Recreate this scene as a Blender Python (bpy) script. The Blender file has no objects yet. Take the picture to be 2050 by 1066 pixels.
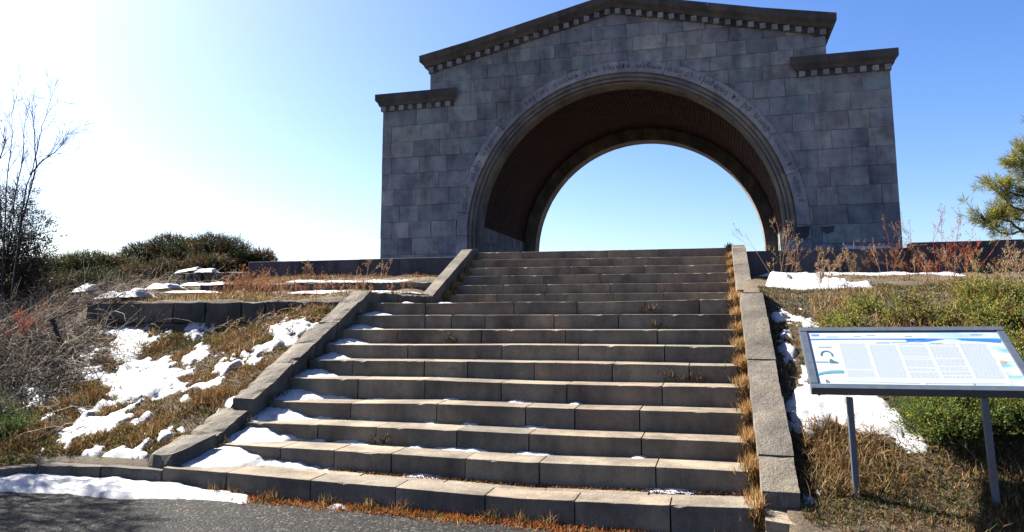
import bpy, bmesh, math, random
import numpy as np
from mathutils import Vector, Matrix, noise
rng = np.random.default_rng(7)
random.seed(7)
scene = bpy.context.scene
COL = scene.collection
PI = math.pi

# ------------------------------------------------------------------ camera
FPX = 1460.96; CU, CV = 1025.0, 440.0; EYE = 1.5177
RT = np.array([0.96340492, 0.26804024, -0.00232189])
DN = np.array([-0.03706472, 0.12463111, -0.99151061])
FW = np.array([-0.26547536, 0.95531226, 0.13000506])
cam_d = bpy.data.cameras.new('camera'); cam = bpy.data.objects.new('camera', cam_d); COL.objects.link(cam)
cam_d.sensor_width = 36.0; cam_d.lens = FPX / 2050 * 36.0
cam_d.shift_y = -(533.0 - CV) / 2050.0
cam_d.clip_start = 0.05; cam_d.clip_end = 3000
UPV = -DN
cam.matrix_world = Matrix(((RT[0], UPV[0], -FW[0], 0), (RT[1], UPV[1], -FW[1], 0), (RT[2], UPV[2], -FW[2], EYE), (0, 0, 0, 1)))
scene.camera = cam

# ------------------------------------------------------------------ light
SUN_AZ = math.radians(73)      # measured from +Y (into the picture) towards -X (left)
SUN_EL = math.radians(41)
SUN_DIR = Vector((-math.sin(SUN_AZ) * math.cos(SUN_EL), math.cos(SUN_AZ) * math.cos(SUN_EL), math.sin(SUN_EL)))
world = bpy.data.worlds.new('World'); scene.world = world; world.use_nodes = True
wn = world.node_tree.nodes; wl = world.node_tree.links
bgn = wn['Background']
sky = wn.new('ShaderNodeTexSky'); sky.sky_type = 'NISHITA'; sky.sun_disc = False
sky.sun_elevation = SUN_EL; sky.sun_rotation = -SUN_AZ
sky.altitude = 900; sky.air_density = 1.0; sky.dust_density = 2.9; sky.ozone_density = 2.8
hsv = wn.new('ShaderNodeHueSaturation'); hsv.inputs['Saturation'].default_value = 1.27; hsv.inputs['Hue'].default_value = 0.512
wl.new(sky.outputs[0], hsv.inputs['Color']); wl.new(hsv.outputs[0], bgn.inputs[0]); bgn.inputs[1].default_value = 0.046
sun_d = bpy.data.lights.new('sun', 'SUN'); sun = bpy.data.objects.new('sun', sun_d); COL.objects.link(sun)
sun_d.energy = 5.0; sun_d.angle = math.radians(0.5); sun_d.color = (1.0, 0.94, 0.84)
sun.rotation_euler = SUN_DIR.to_track_quat('Z', 'Y').to_euler()
scene.view_settings.view_transform = 'Standard'; scene.view_settings.look = 'None'
scene.view_settings.exposure = 2.4; scene.view_settings.gamma = 1.0; scene.view_settings.use_curve_mapping = False

# ------------------------------------------------------------------ helpers
def ray(u, v): return RT * (u - CU) / FPX + DN * (v - CV) / FPX + FW
def at(u, v, Y=None, Z=None, X=None):
    """point of the place seen at photograph pixel (u,v) at a given depth, height or side"""
    d = ray(u, v)
    t = Y / d[1] if Y is not None else ((Z - EYE) / d[2] if Z is not None else X / d[0])
    p = d * t; return (float(p[0]), float(p[1]), float(p[2] + EYE))
def proj(P):
    P = np.asarray(P, float) - np.array([0, 0, EYE]); w = P @ FW
    return np.stack([CU + FPX * (P @ RT) / w, CV + FPX * (P @ DN) / w], -1)
def mesh_obj(name, verts, faces, mat, parent=None, smooth=False):
    me = bpy.data.meshes.new(name); me.from_pydata([tuple(map(float, v)) for v in verts], [], [tuple(f) for f in faces])
    me.update(); me.materials.append(mat)
    if smooth: me.polygons.foreach_set('use_smooth', [True] * len(me.polygons))
    o = bpy.data.objects.new(name, me); COL.objects.link(o)
    if parent: o.parent = parent
    return o
def np_mesh(name, V, F, mat, parent=None, colors=None, smooth=False):
    """V (n,3), F (m,3|4) ndarrays, colors per vertex (n,3) linear"""
    me = bpy.data.meshes.new(name); V = np.ascontiguousarray(V, dtype=np.float32); F = np.ascontiguousarray(F, dtype=np.int32)
    k = F.shape[1]; m = len(F)
    me.vertices.add(len(V)); me.vertices.foreach_set('co', V.ravel())
    me.loops.add(m * k); me.loops.foreach_set('vertex_index', F.ravel())
    me.polygons.add(m); me.polygons.foreach_set('loop_start', np.arange(0, m * k, k, dtype=np.int32))
    me.polygons.foreach_set('loop_total', np.full(m, k, dtype=np.int32))
    if smooth: me.polygons.foreach_set('use_smooth', np.ones(m, dtype=bool))
    me.update(calc_edges=True); me.validate()
    if colors is not None:
        a = me.color_attributes.new('tint', 'FLOAT_COLOR', 'POINT')
        c = np.ones((len(V), 4), dtype=np.float32); c[:, :3] = colors; a.data.foreach_set('color', c.ravel())
    me.materials.append(mat)
    o = bpy.data.objects.new(name, me); COL.objects.link(o)
    if parent: o.parent = parent
    return o
def empty(name, loc=(0, 0, 0)):
    o = bpy.data.objects.new(name, None); COL.objects.link(o); o.location = loc; o.empty_display_size = 0.2
    return o
def tag(o, label=None, cat=None, group=None, kind=None):
    if label: o['label'] = label
    if cat: o['category'] = cat
    if group: o['group'] = group
    if kind: o['kind'] = kind
    return o
def bm_obj(name, bm, mat, parent=None, smooth=False):
    me = bpy.data.meshes.new(name); bm.to_mesh(me); bm.free(); me.materials.append(mat)
    if smooth: me.polygons.foreach_set('use_smooth', [True] * len(me.polygons))
    o = bpy.data.objects.new(name, me); COL.objects.link(o)
    if parent: o.parent = parent
    return o
def prism(poly, y0, y1, bevel=0.0):
    """polygon of (x,z) extruded from y0 (front) to y1"""
    bm = bmesh.new(); vs = [bm.verts.new((x, y0, z)) for x, z in poly]
    f = bm.faces.new(vs); bm.normal_update()
    if f.normal.y > 0: f.normal_flip()
    r = bmesh.ops.extrude_face_region(bm, geom=[f])
    # keep original face as front; extruded copy goes back
    ev = [g for g in r['geom'] if isinstance(g, bmesh.types.BMVert)]
    for v in ev: v.co.y = y1
    if not f.is_valid:
        pass
    bmesh.ops.recalc_face_normals(bm, faces=bm.faces)
    if bevel:
        fe = [e for e in bm.edges if all(abs(v.co.y - y0) < 1e-6 for v in e.verts)]
        bmesh.ops.bevel(bm, geom=fe, offset=bevel, segments=1, affect='EDGES', clamp_overlap=True)
    return bm
def box_bm(x0, x1, y0, y1, z0, z1, bm=None):
    bm = bm or bmesh.new()
    m = Matrix.Translation(((x0+x1)/2, (y0+y1)/2, (z0+z1)/2)) @ Matrix.Diagonal((x1-x0, y1-y0, z1-z0, 1))
    bmesh.ops.create_cube(bm, size=1, matrix=m); return bm
def sstep(t): t = np.clip(t, 0, 1); return t * t * (3 - 2 * t)
_nt = rng.random((256, 256))
def vnoise(x, y):
    x = np.asarray(x, float); y = np.asarray(y, float)
    xi = np.floor(x).astype(int); yi = np.floor(y).astype(int); fx = sstep(x - xi); fy = sstep(y - yi)
    a = _nt[xi & 255, yi & 255]; b = _nt[(xi+1) & 255, yi & 255]; c = _nt[xi & 255, (yi+1) & 255]; d = _nt[(xi+1) & 255, (yi+1) & 255]
    return (a*(1-fx)+b*fx)*(1-fy) + (c*(1-fx)+d*fx)*fy
def fbm(x, y, o=4):
    s = 0; a = .5
    for i in range(o): s = s + a * (vnoise(x*2**i + 17*i, y*2**i + 31*i) - .5); a *= .5
    return s * 2

# ------------------------------------------------------------------ materials
def new_mat(name):
    m = bpy.data.materials.new(name); m.use_nodes = True
    return m, m.node_tree.nodes, m.node_tree.links, m.node_tree.nodes['Principled BSDF']
def ramp(n, l, src, stops):
    r = n.new('ShaderNodeValToRGB'); e = r.color_ramp.elements
    while len(e) < len(stops): e.new(.5)
    for i, (p, c) in enumerate(stops): e[i].position = p; e[i].color = (*c, 1)
    l.new(src, r.inputs[0]); return r.outputs[0]
def noisen(n, l, vec, scale, detail=6, rough=.6):
    t = n.new('ShaderNodeTexNoise'); t.inputs['Scale'].default_value = scale; t.inputs['Detail'].default_value = detail; t.inputs['Roughness'].default_value = rough
    l.new(vec, t.inputs['Vector']); return t.outputs['Fac']
def mixc(n, l, fac, a, b, mode='MIX'):
    m = n.new('ShaderNodeMix'); m.data_type = 'RGBA'; m.blend_type = mode
    for s, v in ((m.inputs[0], fac), (m.inputs[6], a), (m.inputs[7], b)):
        if isinstance(v, (int, float)): s.default_value = v
        elif isinstance(v, tuple): s.default_value = (*v, 1)
        else: l.new(v, s)
    return m.outputs[2]
def stone_mat(name, cols, stain=(.05, .04, .03), stain_amt=.35, bump=.35, spread=.5, scale=1.0, rough=.9, speck=.5, streak=.7):
    m, n, l, b = new_mat(name)
    geo = n.new('ShaderNodeNewGeometry'); oi = n.new('ShaderNodeObjectInfo')
    off = n.new('ShaderNodeVectorMath'); off.operation = 'MULTIPLY_ADD'
    cmb = n.new('ShaderNodeCombineXYZ')
    for i in range(3): l.new(oi.outputs['Random'], cmb.inputs[i])
    l.new(cmb.outputs[0], off.inputs[0]); off.inputs[1].default_value = (37, 53, 71); l.new(geo.outputs['Position'], off.inputs[2])
    vec = off.outputs[0]
    base = ramp(n, l, oi.outputs['Random'], [(i / (len(cols)-1), c) for i, c in enumerate(cols)])
    big = noisen(n, l, vec, 2.2 * scale, 5)
    c1 = mixc(n, l, .75, base, ramp(n, l, big, [(.3, (.45, .42, .45)), (.5, (.95, .95, 1)), (.72, (1.5, 1.45, 1.35))]), 'MULTIPLY')
    fine = noisen(n, l, vec, 60 * scale, 4, .7)
    c2 = mixc(n, l, speck, c1, ramp(n, l, fine, [(.3, (.62, .62, .62)), (.5, (1, 1, 1)), (.7, (1.3, 1.3, 1.3))]), 'MULTIPLY')
    st = ramp(n, l, noisen(n, l, vec, 4.5 * scale, 8, .72), [(.52, (0, 0, 0)), (.7, (1, 1, 1))])
    sm = n.new('ShaderNodeMath'); sm.operation = 'MULTIPLY'; l.new(st, sm.inputs[0]); sm.inputs[1].default_value = stain_amt
    c3 = mixc(n, l, sm.outputs[0], c2, stain)
    sv = n.new('ShaderNodeVectorMath'); sv.operation = 'MULTIPLY'; l.new(geo.outputs['Position'], sv.inputs[0]); sv.inputs[1].default_value = (2.6, 2.6, .55)
    c3 = mixc(n, l, streak, c3, ramp(n, l, noisen(n, l, sv.outputs[0], 1.0, 7, .68), [(.33, (.42, .43, .46)), (.5, (.95, .95, .95)), (.68, (1.35, 1.33, 1.28))]), 'MULTIPLY')
    l.new(c3, b.inputs['Base Color']); b.inputs['Roughness'].default_value = rough; b.inputs['Specular IOR Level'].default_value = .25
    bp = n.new('ShaderNodeBump'); bp.inputs['Strength'].default_value = bump; bp.inputs['Distance'].default_value = .02
    hs = n.new('ShaderNodeMath'); hs.operation = 'ADD'; l.new(fine, hs.inputs[0]); l.new(noisen(n, l, vec, 14 * scale, 5), hs.inputs[1])
    l.new(hs.outputs[0], bp.inputs['Height']); l.new(bp.outputs[0], b.inputs['Normal'])
    return m
M_ARCH = stone_mat('arch_basalt', [(.135, .145, .155), (.18, .184, .187), (.152, .148, .160), (.225, .222, .205), (.142, .165, .168), (.195, .194, .184), (.12, .128, .142)], stain=(.055, .05, .05), stain_amt=.5, bump=.4)
M_ARCHC = stone_mat('cornice_basalt', [(.05, .048, .045), (.064, .058, .052), (.055, .05, .046)], stain=(.13, .085, .05), stain_amt=.35, bump=.4)
M_RING = stone_mat('ring_basalt', [(.165, .17, .185), (.205, .205, .215), (.18, .18, .19)], stain=(.10, .09, .08), stain_amt=.35, bump=.3)
M_MOLD = stone_mat('moulding_basalt', [(.12, .105, .085), (.15, .13, .10), (.10, .092, .09)], stain=(.17, .12, .06), stain_amt=.4, bump=.3)
M_CORE = stone_mat('mortar_core', [(.05, .05, .056), (.056, .056, .06)], bump=.5)
M_STEP = stone_mat('step_basalt', [(.145, .116, .082), (.175, .145, .102), (.118, .102, .078), (.185, .15, .106), (.145, .108, .078)], stain=(.06, .052, .04), stain_amt=.55, bump=.45)
M_COPE = stone_mat('coping_basalt', [(.095, .082, .064), (.125, .107, .082), (.085, .078, .066)], stain=(.05, .045, .035), stain_amt=.6, bump=.8, speck=.8)
M_WALL = stone_mat('parapet_basalt', [(.048, .048, .056), (.062, .060, .068), (.055, .050, .054)], stain=(.05, .045, .045), stain_amt=.35, bump=.4)
M_RUBBLE = stone_mat('old_wall_stone', [(.06, .052, .045), (.09, .078, .062), (.05, .05, .05)], stain=(.02, .02, .012), stain_amt=.6, bump=.8)
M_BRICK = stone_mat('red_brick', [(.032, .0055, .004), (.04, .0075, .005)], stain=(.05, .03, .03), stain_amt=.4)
M_LETTER = stone_mat('carved_letter', [(.06, .062, .07), (.07, .07, .078)], bump=.1)

def tint_mat(name, rough=.75, trans=0.0, spec=.2):
    m, n, l, b = new_mat(name)
    a = n.new('ShaderNodeAttribute'); a.attribute_name = 'tint'
    l.new(a.outputs['Color'], b.inputs['Base Color']); b.inputs['Roughness'].default_value = rough; b.inputs['Specular IOR Level'].default_value = spec
    if trans:
        t = n.new('ShaderNodeBsdfTranslucent'); l.new(a.outputs['Color'], t.inputs['Color'])
        mx = n.new('ShaderNodeMixShader'); mx.inputs[0].default_value = trans
        l.new(b.outputs[0], mx.inputs[1]); l.new(t.outputs[0], mx.inputs[2]); l.new(mx.outputs[0], n['Material Output'].inputs[0])
    return m
M_GRASS = tint_mat('dry_grass', .7, .35)
M_LEAF = tint_mat('evergreen_foliage', .6, .42)
M_BARK = tint_mat('twig_bark', .85)
def snow_mat():
    m, n, l, b = new_mat('snow'); geo = n.new('ShaderNodeNewGeometry'); v = geo.outputs['Position']
    d = ramp(n, l, noisen(n, l, v, 9, 8, .7), [(.33, (.42, .40, .37)), (.46, (.62, .63, .65)), (.65, (.68, .70, .73))])
    l.new(d, b.inputs['Base Color']); b.inputs['Roughness'].default_value = .6; b.inputs['Specular IOR Level'].default_value = .3
    b.inputs['Subsurface Weight'].default_value = .12; b.inputs['Subsurface Radius'].default_value = (.03, .04, .05); b.inputs['Subsurface Scale'].default_value = .5
    bp = n.new('ShaderNodeBump'); bp.inputs['Strength'].default_value = 1.0; bp.inputs['Distance'].default_value = .06
    a = n.new('ShaderNodeMath'); a.operation = 'ADD'; l.new(noisen(n, l, v, 22, 5), a.inputs[0]); l.new(noisen(n, l, v, 140, 3, .8), a.inputs[1])
    l.new(a.outputs[0], bp.inputs['Height']); l.new(bp.outputs[0], b.inputs['Normal'])
    return m
M_SNOW = snow_mat()
def soil_mat():
    m, n, l, b = new_mat('soil'); geo = n.new('ShaderNodeNewGeometry'); v = geo.outputs['Position']
    c = ramp(n, l, noisen(n, l, v, 3, 8, .7), [(.3, (.035, .027, .018)), (.45, (.06, .042, .024)), (.6, (.075, .055, .028)), (.75, (.045, .05, .02))])
    c = mixc(n, l, .7, c, ramp(n, l, noisen(n, l, v, 45, 4, .8), [(.3, (.35, .35, .35)), (.65, (1.5, 1.45, 1.4))]), 'MULTIPLY')
    l.new(c, b.inputs['Base Color']); b.inputs['Roughness'].default_value = .95
    bp = n.new('ShaderNodeBump'); bp.inputs['Strength'].default_value = 1; bp.inputs['Distance'].default_value = .04
    l.new(noisen(n, l, v, 30, 6, .75), bp.inputs['Height']); l.new(bp.outputs[0], b.inputs['Normal']); return m
M_SOIL = soil_mat()
def asphalt_mat():
    m, n, l, b = new_mat('asphalt'); geo = n.new('ShaderNodeNewGeometry'); v = geo.outputs['Position']
    vo = n.new('ShaderNodeTexVoronoi'); vo.inputs['Scale'].default_value = 58; l.new(v, vo.inputs['Vector'])
    sp = n.new('ShaderNodeSeparateColor'); l.new(vo.outputs['Color'], sp.inputs[0])
    c = ramp(n, l, sp.outputs[0], [(0, (.004, .004, .005)), (.5, (.013, .0128, .0125)), (.85, (.036, .034, .032)), (1, (.15, .14, .13))])
    big = ramp(n, l, noisen(n, l, v, 1.3, 5), [(.35, (.55, .55, .58)), (.5, (1, 1, 1)), (.68, (1.7, 1.5, 1.25))])
    c = mixc(n, l, .8, c, big, 'MULTIPLY')
    edge = ramp(n, l, vo.outputs['Distance'], [(0, (1, 1, 1)), (.55, (.45, .45, .45))])
    c = mixc(n, l, .8, c, edge, 'MULTIPLY')
    v2 = n.new('ShaderNodeTexVoronoi'); v2.feature = 'DISTANCE_TO_EDGE'; v2.inputs['Scale'].default_value = 1.1
    ad = n.new('ShaderNodeVectorMath'); ad.operation = 'MULTIPLY_ADD'; tn = n.new('ShaderNodeTexNoise'); tn.inputs['Scale'].default_value = 4; tn.inputs['Detail'].default_value = 6; l.new(v, tn.inputs['Vector'])
    l.new(tn.outputs['Color'], ad.inputs[0]); ad.inputs[1].default_value = (.5, .5, .5); l.new(v, ad.inputs[2]); l.new(ad.outputs[0], v2.inputs['Vector'])
    c = mixc(n, l, 1.0, c, ramp(n, l, v2.outputs['Distance'], [(0, (.25, .25, .25)), (.012, (.8, .8, .8)), (.02, (1, 1, 1))]), 'MULTIPLY')
    wet = ramp(n, l, noisen(n, l, v, .9, 5), [(.42, (.5, .52, .56)), (.55, (.95, .93, .9))]); c = mixc(n, l, 1.0, c, wet, 'MULTIPLY')
    l.new(c, b.inputs['Base Color']); b.inputs['Roughness'].default_value = .85; b.inputs['Specular IOR Level'].default_value = .15
    bp = n.new('ShaderNodeBump'); bp.inputs['Strength'].default_value = .9; bp.inputs['Distance'].default_value = .008; bp.invert = True
    l.new(vo.outputs['Distance'], bp.inputs['Height']); l.new(bp.outputs[0], b.inputs['Normal']); return m
M_ASPH = asphalt_mat()
def plain(name, c, rough=.5, metal=0.0, noise_amt=.0, spec=.5):
    m, n, l, b = new_mat(name)
    if noise_amt:
        geo = n.new('ShaderNodeNewGeometry')
        f = ramp(n, l, noisen(n, l, geo.outputs['Position'], 18, 6), [(.3, tuple(x*(1-noise_amt) for x in c)), (.7, tuple(min(1, x*(1+noise_amt)) for x in c))])
        l.new(f, b.inputs['Base Color'])
    else: b.inputs['Base Color'].default_value = (*c, 1)
    b.inputs['Roughness'].default_value = rough; b.inputs['Metallic'].default_value = metal; b.inputs['Specular IOR Level'].default_value = spec
    return m
M_METAL = plain('painted_steel', (.05, .062, .08), .38, .0, .18)

# ------------------------------------------------------------------ measured geometry of the stairs
STEP_Y = {1: 5.51, 2: 5.96, 3: 6.33, 4: 6.70, 5: 7.07, 6: 7.44, 7: 7.81, 8: 8.18, 9: 8.55, 10: 8.915, 11: 11.83, 12: 12.2, 13: 12.57, 14: 12.94, 15: 13.31, 16: 13.68}
ZP = {
1: [(-4.69, .212), (-4.30, .211), (-3.93, .206), (-3.43, .192), (-2.24, .172), (-1.44, .156), (-.17, .182), (.25, .195)],
2: [(-4.37, .351), (-3.81, .347), (-3.27, .347), (-2.43, .338), (-1.55, .332), (-.17, .351)],
3: [(-4.40, .492), (-3.68, .501), (-2.58, .501), (-1.65, .498), (-1.0, .496), (-.18, .502)],
4: [(-4.32, .651), (-3.53, .661), (-2.74, .680), (-1.75, .678), (-1.05, .677), (-.18, .685)],
5: [(-4.39, .856), (-2.89, .868), (-1.84, .855), (-1.10, .857), (-.18, .866)],
6: [(-4.43, 1.024), (-3.05, 1.033), (-1.94, 1.035), (-1.16, 1.038), (-.18, 1.032)],
7: [(-4.40, 1.182), (-3.2, 1.185), (-2.03, 1.2), (-.18, 1.199)],
8: [(-4.37, 1.35), (-3.35, 1.352), (-2.13, 1.353), (-.19, 1.358)],
9: [(-4.40, 1.523), (-2.22, 1.523), (-.19, 1.525)],
10: [(-4.41, 1.69), (-3.66, 1.675), (-2.32, 1.686), (-1.37, 1.677), (-.19, 1.698)],
11: [(-3.95, 1.869), (-.25, 1.864)], 12: [(-4.07, 2.043), (-.25, 2.031)], 13: [(-4.2, 2.222), (-.25, 2.209)],
14: [(-4.3, 2.394), (-.25, 2.369)], 15: [(-4.45, 2.575), (-.26, 2.538)], 16: [(-4.5, 2.745), (-.26, 2.719)]}
JX = {
1: [-4.69, -4.044, -3.247, -2.49, -1.752, -1.059, -.371, .25],
2: [-4.47, -3.821, -3.282, -2.74, -2.067, -1.434, -.502, .26],
3: [-4.47, -3.666, -3.068, -2.277, -1.614, -.645, .26],
4: [-4.47, -3.523, -2.615, -1.736, -1.277, -.693, .26],
5: [-4.47, -3.644, -2.892, -2.081, -1.422, -.518, .27],
6: [-4.47, -3.90, -3.052, -2.564, -1.835, -1.031, -.28, .27],
7: [-4.47, -3.408, -2.292, -1.441, -.537, .27],
8: [-4.47, -3.709, -2.649, -1.65, -.635, .27],
9: [-4.47, -3.508, -3.158, -2.718, -1.861, -1.098, .27],
10: [-4.47, -3.648, -2.454, -1.651, -.825, -.191, .28]}
for k in range(11, 17):
    xs = [-4.52]
    while xs[-1] < -.6: xs.append(xs[-1] + random.uniform(.75, 1.35))
    xs[-1] = .29
    if xs[-1] - xs[-2] < .4: xs.pop(-2)
    JX[k] = xs
def zstep(k, x):
    p = ZP[k]; return float(np.interp(x, [a for a, _ in p], [b for _, b in p]))

# ------------------------------------------------------------------ terrain
def nose(y):   # line through the step edges
    return np.interp(y, [5.0, 5.96, 8.915, 11.83, 13.68, 14.2], [.0, .34, 1.69, 1.87, 2.70, 2.72])
def zt(x, y, rough=True):
    x = np.asarray(x, float); y = np.asarray(y, float)
    # left bank
    zn = np.interp(y, [5.3, 5.6, 8.95, 13.7], [.0, .195, 1.70, 2.33])
    zf = np.interp(y, [5.3, 5.6, 8.9, 8.99, 9.1, 11.95, 12.1, 13.7], [.0, .195, 1.30, 1.36, 1.72, 1.93, 2.1, 2.33])
    znn = np.interp(y, [5.3, 5.6, 8.9, 8.99, 9.1, 11.95, 12.1, 13.7], [.0, .195, 1.62, 1.64, 1.76, 1.93, 2.1, 2.33])
    zfar = np.interp(y, [3.5, 5.0, 9, 13.7, 20], [.0, .1, 1.15, 2.2, 2.75])
    w1 = sstep((-5.0 - x) / 1.8); w2 = sstep((-9.0 - x) / 1.2)
    L = znn * (1 - w1) + zf * w1; L = L * (1 - w2) + zfar * w2
    R = np.interp(y, [4.9, 5.35, 5.75, 8.9, 9.4, 13.6], [-.08, .10, .24, 1.66, 1.78, 2.2]) 
    z = np.where(x < -2.1, L, R)
    st = (x > -4.62) & (x < .38)
    z = np.where(st, nose(y) - .38, z)
    hill = np.where(y > 13.75, 1, 0)
    top = np.where((x > -9.75), 2.60, 2.33 + .07 * (y - 13.7) - .05 * np.maximum(0, y - 21))
    top = np.where(y > 24, top - .12 * (y - 24), top); 
    top = np.where(y > 70, -2.9, top)
    z = np.where(hill > 0, top, z)
    z = np.where((y < 5.5) & (x < -2.1) & (x > -7.5), np.minimum(z, -.06), z)
    z = np.where(y < 4.0, -.08, z)
    if rough:
        amp = np.where(st | (y < 5.45), 0, np.where((x > -9.7) & (y > 13.6), 0, .075)) * sstep((y - 5.62) / .5)
        z = z + amp * fbm(x * 1.9, y * 1.9, 5)
    return z
def axis(lo, a, b, hi, fine, coarse):
    l = [a]; s = fine
    while l[0] > lo: s *= 1.35; l.insert(0, l[0] - min(s, coarse))
    m = list(np.arange(a + fine, b, fine)); r = [b]; s = fine
    while r[-1] < hi: s *= 1.35; r.append(r[-1] + min(s, coarse))
    return np.array(l + m + r)
xs = axis(-420, -12, 6.5, 420, .09, 40); ys = axis(-250, 4.6, 14.2, 500, .09, 40)
GX, GY = np.meshgrid(xs, ys, indexing='ij'); GZ = zt(GX, GY)
nx, ny = GX.shape; idx = np.arange(nx * ny).reshape(nx, ny)
Fq = np.stack([idx[:-1, :-1], idx[1:, :-1], idx[1:, 1:], idx[:-1, 1:]], -1).reshape(-1, 4)
g = np_mesh('ground', np.stack([GX, GY, GZ], -1).reshape(-1, 3), Fq, M_SOIL, smooth=True); tag(g, kind='structure')
# asphalt path in front of the stairs
ax = np.linspace(-14, 12, 105); ay = np.linspace(-6, 5.60, 60)
AX, AY = np.meshgrid(ax, ay, indexing='ij')
def z_asph(x, y): return .045 - .020 * (np.asarray(x, float) + 4.0) * .9 + .012 * fbm(x * .8, y * .8, 3) - .02
AZ = z_asph(AX, AY)
right_edge = 5.28 - .30 * np.maximum(0, AX - .3); left_edge = np.where(AX < -5.6, 5.48 - .95 * (-5.6 - AX), 5.62)
AY2 = np.minimum(AY, np.where(AX > .3, right_edge, left_edge)); AZ = z_asph(AX, AY2)
idx = np.arange(AX.size).reshape(AX.shape)
Fq = np.stack([idx[:-1, :-1], idx[1:, :-1], idx[1:, 1:], idx[:-1, 1:]], -1).reshape(-1, 4)
a_o = np_mesh('asphalt_path', np.stack([AX, AY2, AZ], -1).reshape(-1, 3), Fq, M_ASPH, smooth=True); tag(a_o, kind='structure')

# ------------------------------------------------------------------ stone staircase
stairs = tag(empty('stone_staircase', (-2.1, 5.5, 0)), 'wide weathered stone staircase of two flights climbing to the arch', 'staircase')
def rel(o, root):
    o.parent = root; o.matrix_parent_inverse = Matrix.Translation(-root.location)
    return o
def step_block(k, x0, x1, y0, depth, dz=0.0, bottom=None, seg=8):
    g = .0055
    if k > 10: g = .0025
    x0 += g; x1 -= g
    n = max(5, int((x1 - x0) / .055)); V = []; tilt = random.uniform(-.004, .004); yj = random.uniform(-.008, .006); seed = random.random() * 100
    zb = (zstep(k, (x0+x1)/2) - .20) if bottom is None else bottom
    for i in range(n + 1):
        t = i / n; x = x0 + (x1 - x0) * t; z = zstep(k, x) + dz + tilt * (t - .5)
        nz = noise.noise(Vector((x * 9, k * 3.1, seed))); chip = .0035 + max(0, nz - .3) * .018
        if random.random() < .02: chip += random.uniform(.006, .016)
        if i in (0, n): chip += random.uniform(.001, .008)
        e = .006 if i in (0, n) else 0
        yy = y0 + yj + .003 * nz
        V += [(x, yy, zb), (x, yy + e, z - chip), (x, yy + chip * random.uniform(.7, 1.6), z - .0015), (x, y0 + depth, z), (x, y0 + depth, zb)]
    F = []
    for i in range(n):
        a = i * 5; b = a + 5
        for j in range(5): j2 = (j + 1) % 5; F.append((a + j, b + j, b + j2, a + j2))
    F.append((0, 1, 2, 3, 4)); F.append(tuple(n * 5 + j for j in (4, 3, 2, 1, 0)))
    return V, F
for k in range(1, 17):
    y0 = STEP_Y[k]; yn = STEP_Y.get(k + 1, 14.3); dep = min(yn - y0, .45) + .05
    if k == 1: dep = .27
    if k == 10: dep = .42
    xsj = JX[k]
    for i in range(len(xsj) - 1):
        V, F = step_block(k, xsj[i], xsj[i+1], y0, dep, bottom=(-.2 if k == 1 else None))
        o = mesh_obj('step_block', V, F, M_STEP); rel(o, stairs)
# second row of slabs on the first tread, and the slabs of the landing
xj = [-4.68, -3.9, -2.95, -2.2, -1.35, -.55, .26]
for i in range(len(xj) - 1):
    V, F = step_block(1, xj[i], xj[i+1], 5.785, .25, dz=-.006 + random.uniform(-.006, .006)); rel(mesh_obj('tread_slab', V, F, M_STEP), stairs)
for r in range(3):
    y0 = 9.345 + r * .84; xx = -4.47
    while xx < .25:
        x2 = min(xx + random.uniform(.8, 1.2), .28)
        if .28 - x2 < .4: x2 = .28
        V, F = step_block(10, xx, x2, y0, .83, dz=random.uniform(-.008, .002)); rel(mesh_obj('landing_slab', V, F, M_STEP), stairs); xx = x2

# cheek walls -------------------------------------------------------------
def rough_hexa(corners, nx_, ny_, nz_, amp, seed, jag=0.0):
    """corners: 8 points (x-,y-,z-),(x+,y-,z-),(x+,y+,z-),(x-,y+,z-),(same top)"""
    C = [np.array(c, float) for c in corners]; bm = bmesh.new(); grid = {}
    def P(a, b, c):
        return ((C[0]*(1-a)*(1-b) + C[1]*a*(1-b) + C[2]*a*b + C[3]*(1-a)*b) * (1-c) + (C[4]*(1-a)*(1-b) + C[5]*a*(1-b) + C[6]*a*b + C[7]*(1-a)*b) * c)
    def vert(i, j, k):
        if (i, j, k) in grid: return grid[(i, j, k)]
        p = P(i/nx_, j/ny_, k/nz_); v3 = Vector(p * 6) + Vector((seed, seed, seed))
        d = noise.noise_vector(v3) * amp + noise.noise_vector(v3 * 3.1) * amp * .5
        ed = (i in (0, nx_)) + (j in (0, ny_)) + (k in (0, nz_))
        if ed >= 2:
            c = P(.5, .5, .5); q = Vector(c - p); q.normalize(); d += q * (amp * .6 + max(0, noise.noise(v3 * 2.3)) * jag)
        grid[(i, j, k)] = bm.verts.new(Vector(p) + d); return grid[(i, j, k)]
    for (A, B, fixed, vals) in (('i', 'j', 'k', (0, nz_)), ('i', 'k', 'j', (0, ny_)), ('j', 'k', 'i', (0, nx_))):
        N = {'i': nx_, 'j': ny_, 'k': nz_}
        for f in vals:
            for a in range(N[A]):
                for b in range(N[B]):
                    q = []
                    for (da, db) in ((0, 0), (1, 0), (1, 1), (0, 1)):
                        d = {A: a + da, B: b + db, fixed: f}; q.append(vert(d['i'], d['j'], d['k']))
                    bm.faces.new(q)
    bmesh.ops.recalc_face_normals(bm, faces=bm.faces); return bm
def slope_stone(root, x0, x1, y0, y1, z0, z1, down=.45, amp=.006, jag=.03, name='coping_stone', n=(3, 10, 3), mat=None):
    g = .008
    c = [(x0, y0+g, z0-down), (x1, y0+g, z0-down), (x1, y1-g, z1-down), (x0, y1-g, z1-down), (x0, y0+g, z0), (x1, y0+g, z0), (x1, y1-g, z1), (x0, y1-g, z1)]
    bm = rough_hexa(c, *n, amp, random.random()*50, jag); return rel(bm_obj(name, bm, mat or M_COPE), root)
lo = lambda y: .34 + .12 + (y - 5.96) * .46
up = lambda y: 1.87 + .20 + (y - 11.83) * .46
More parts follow.
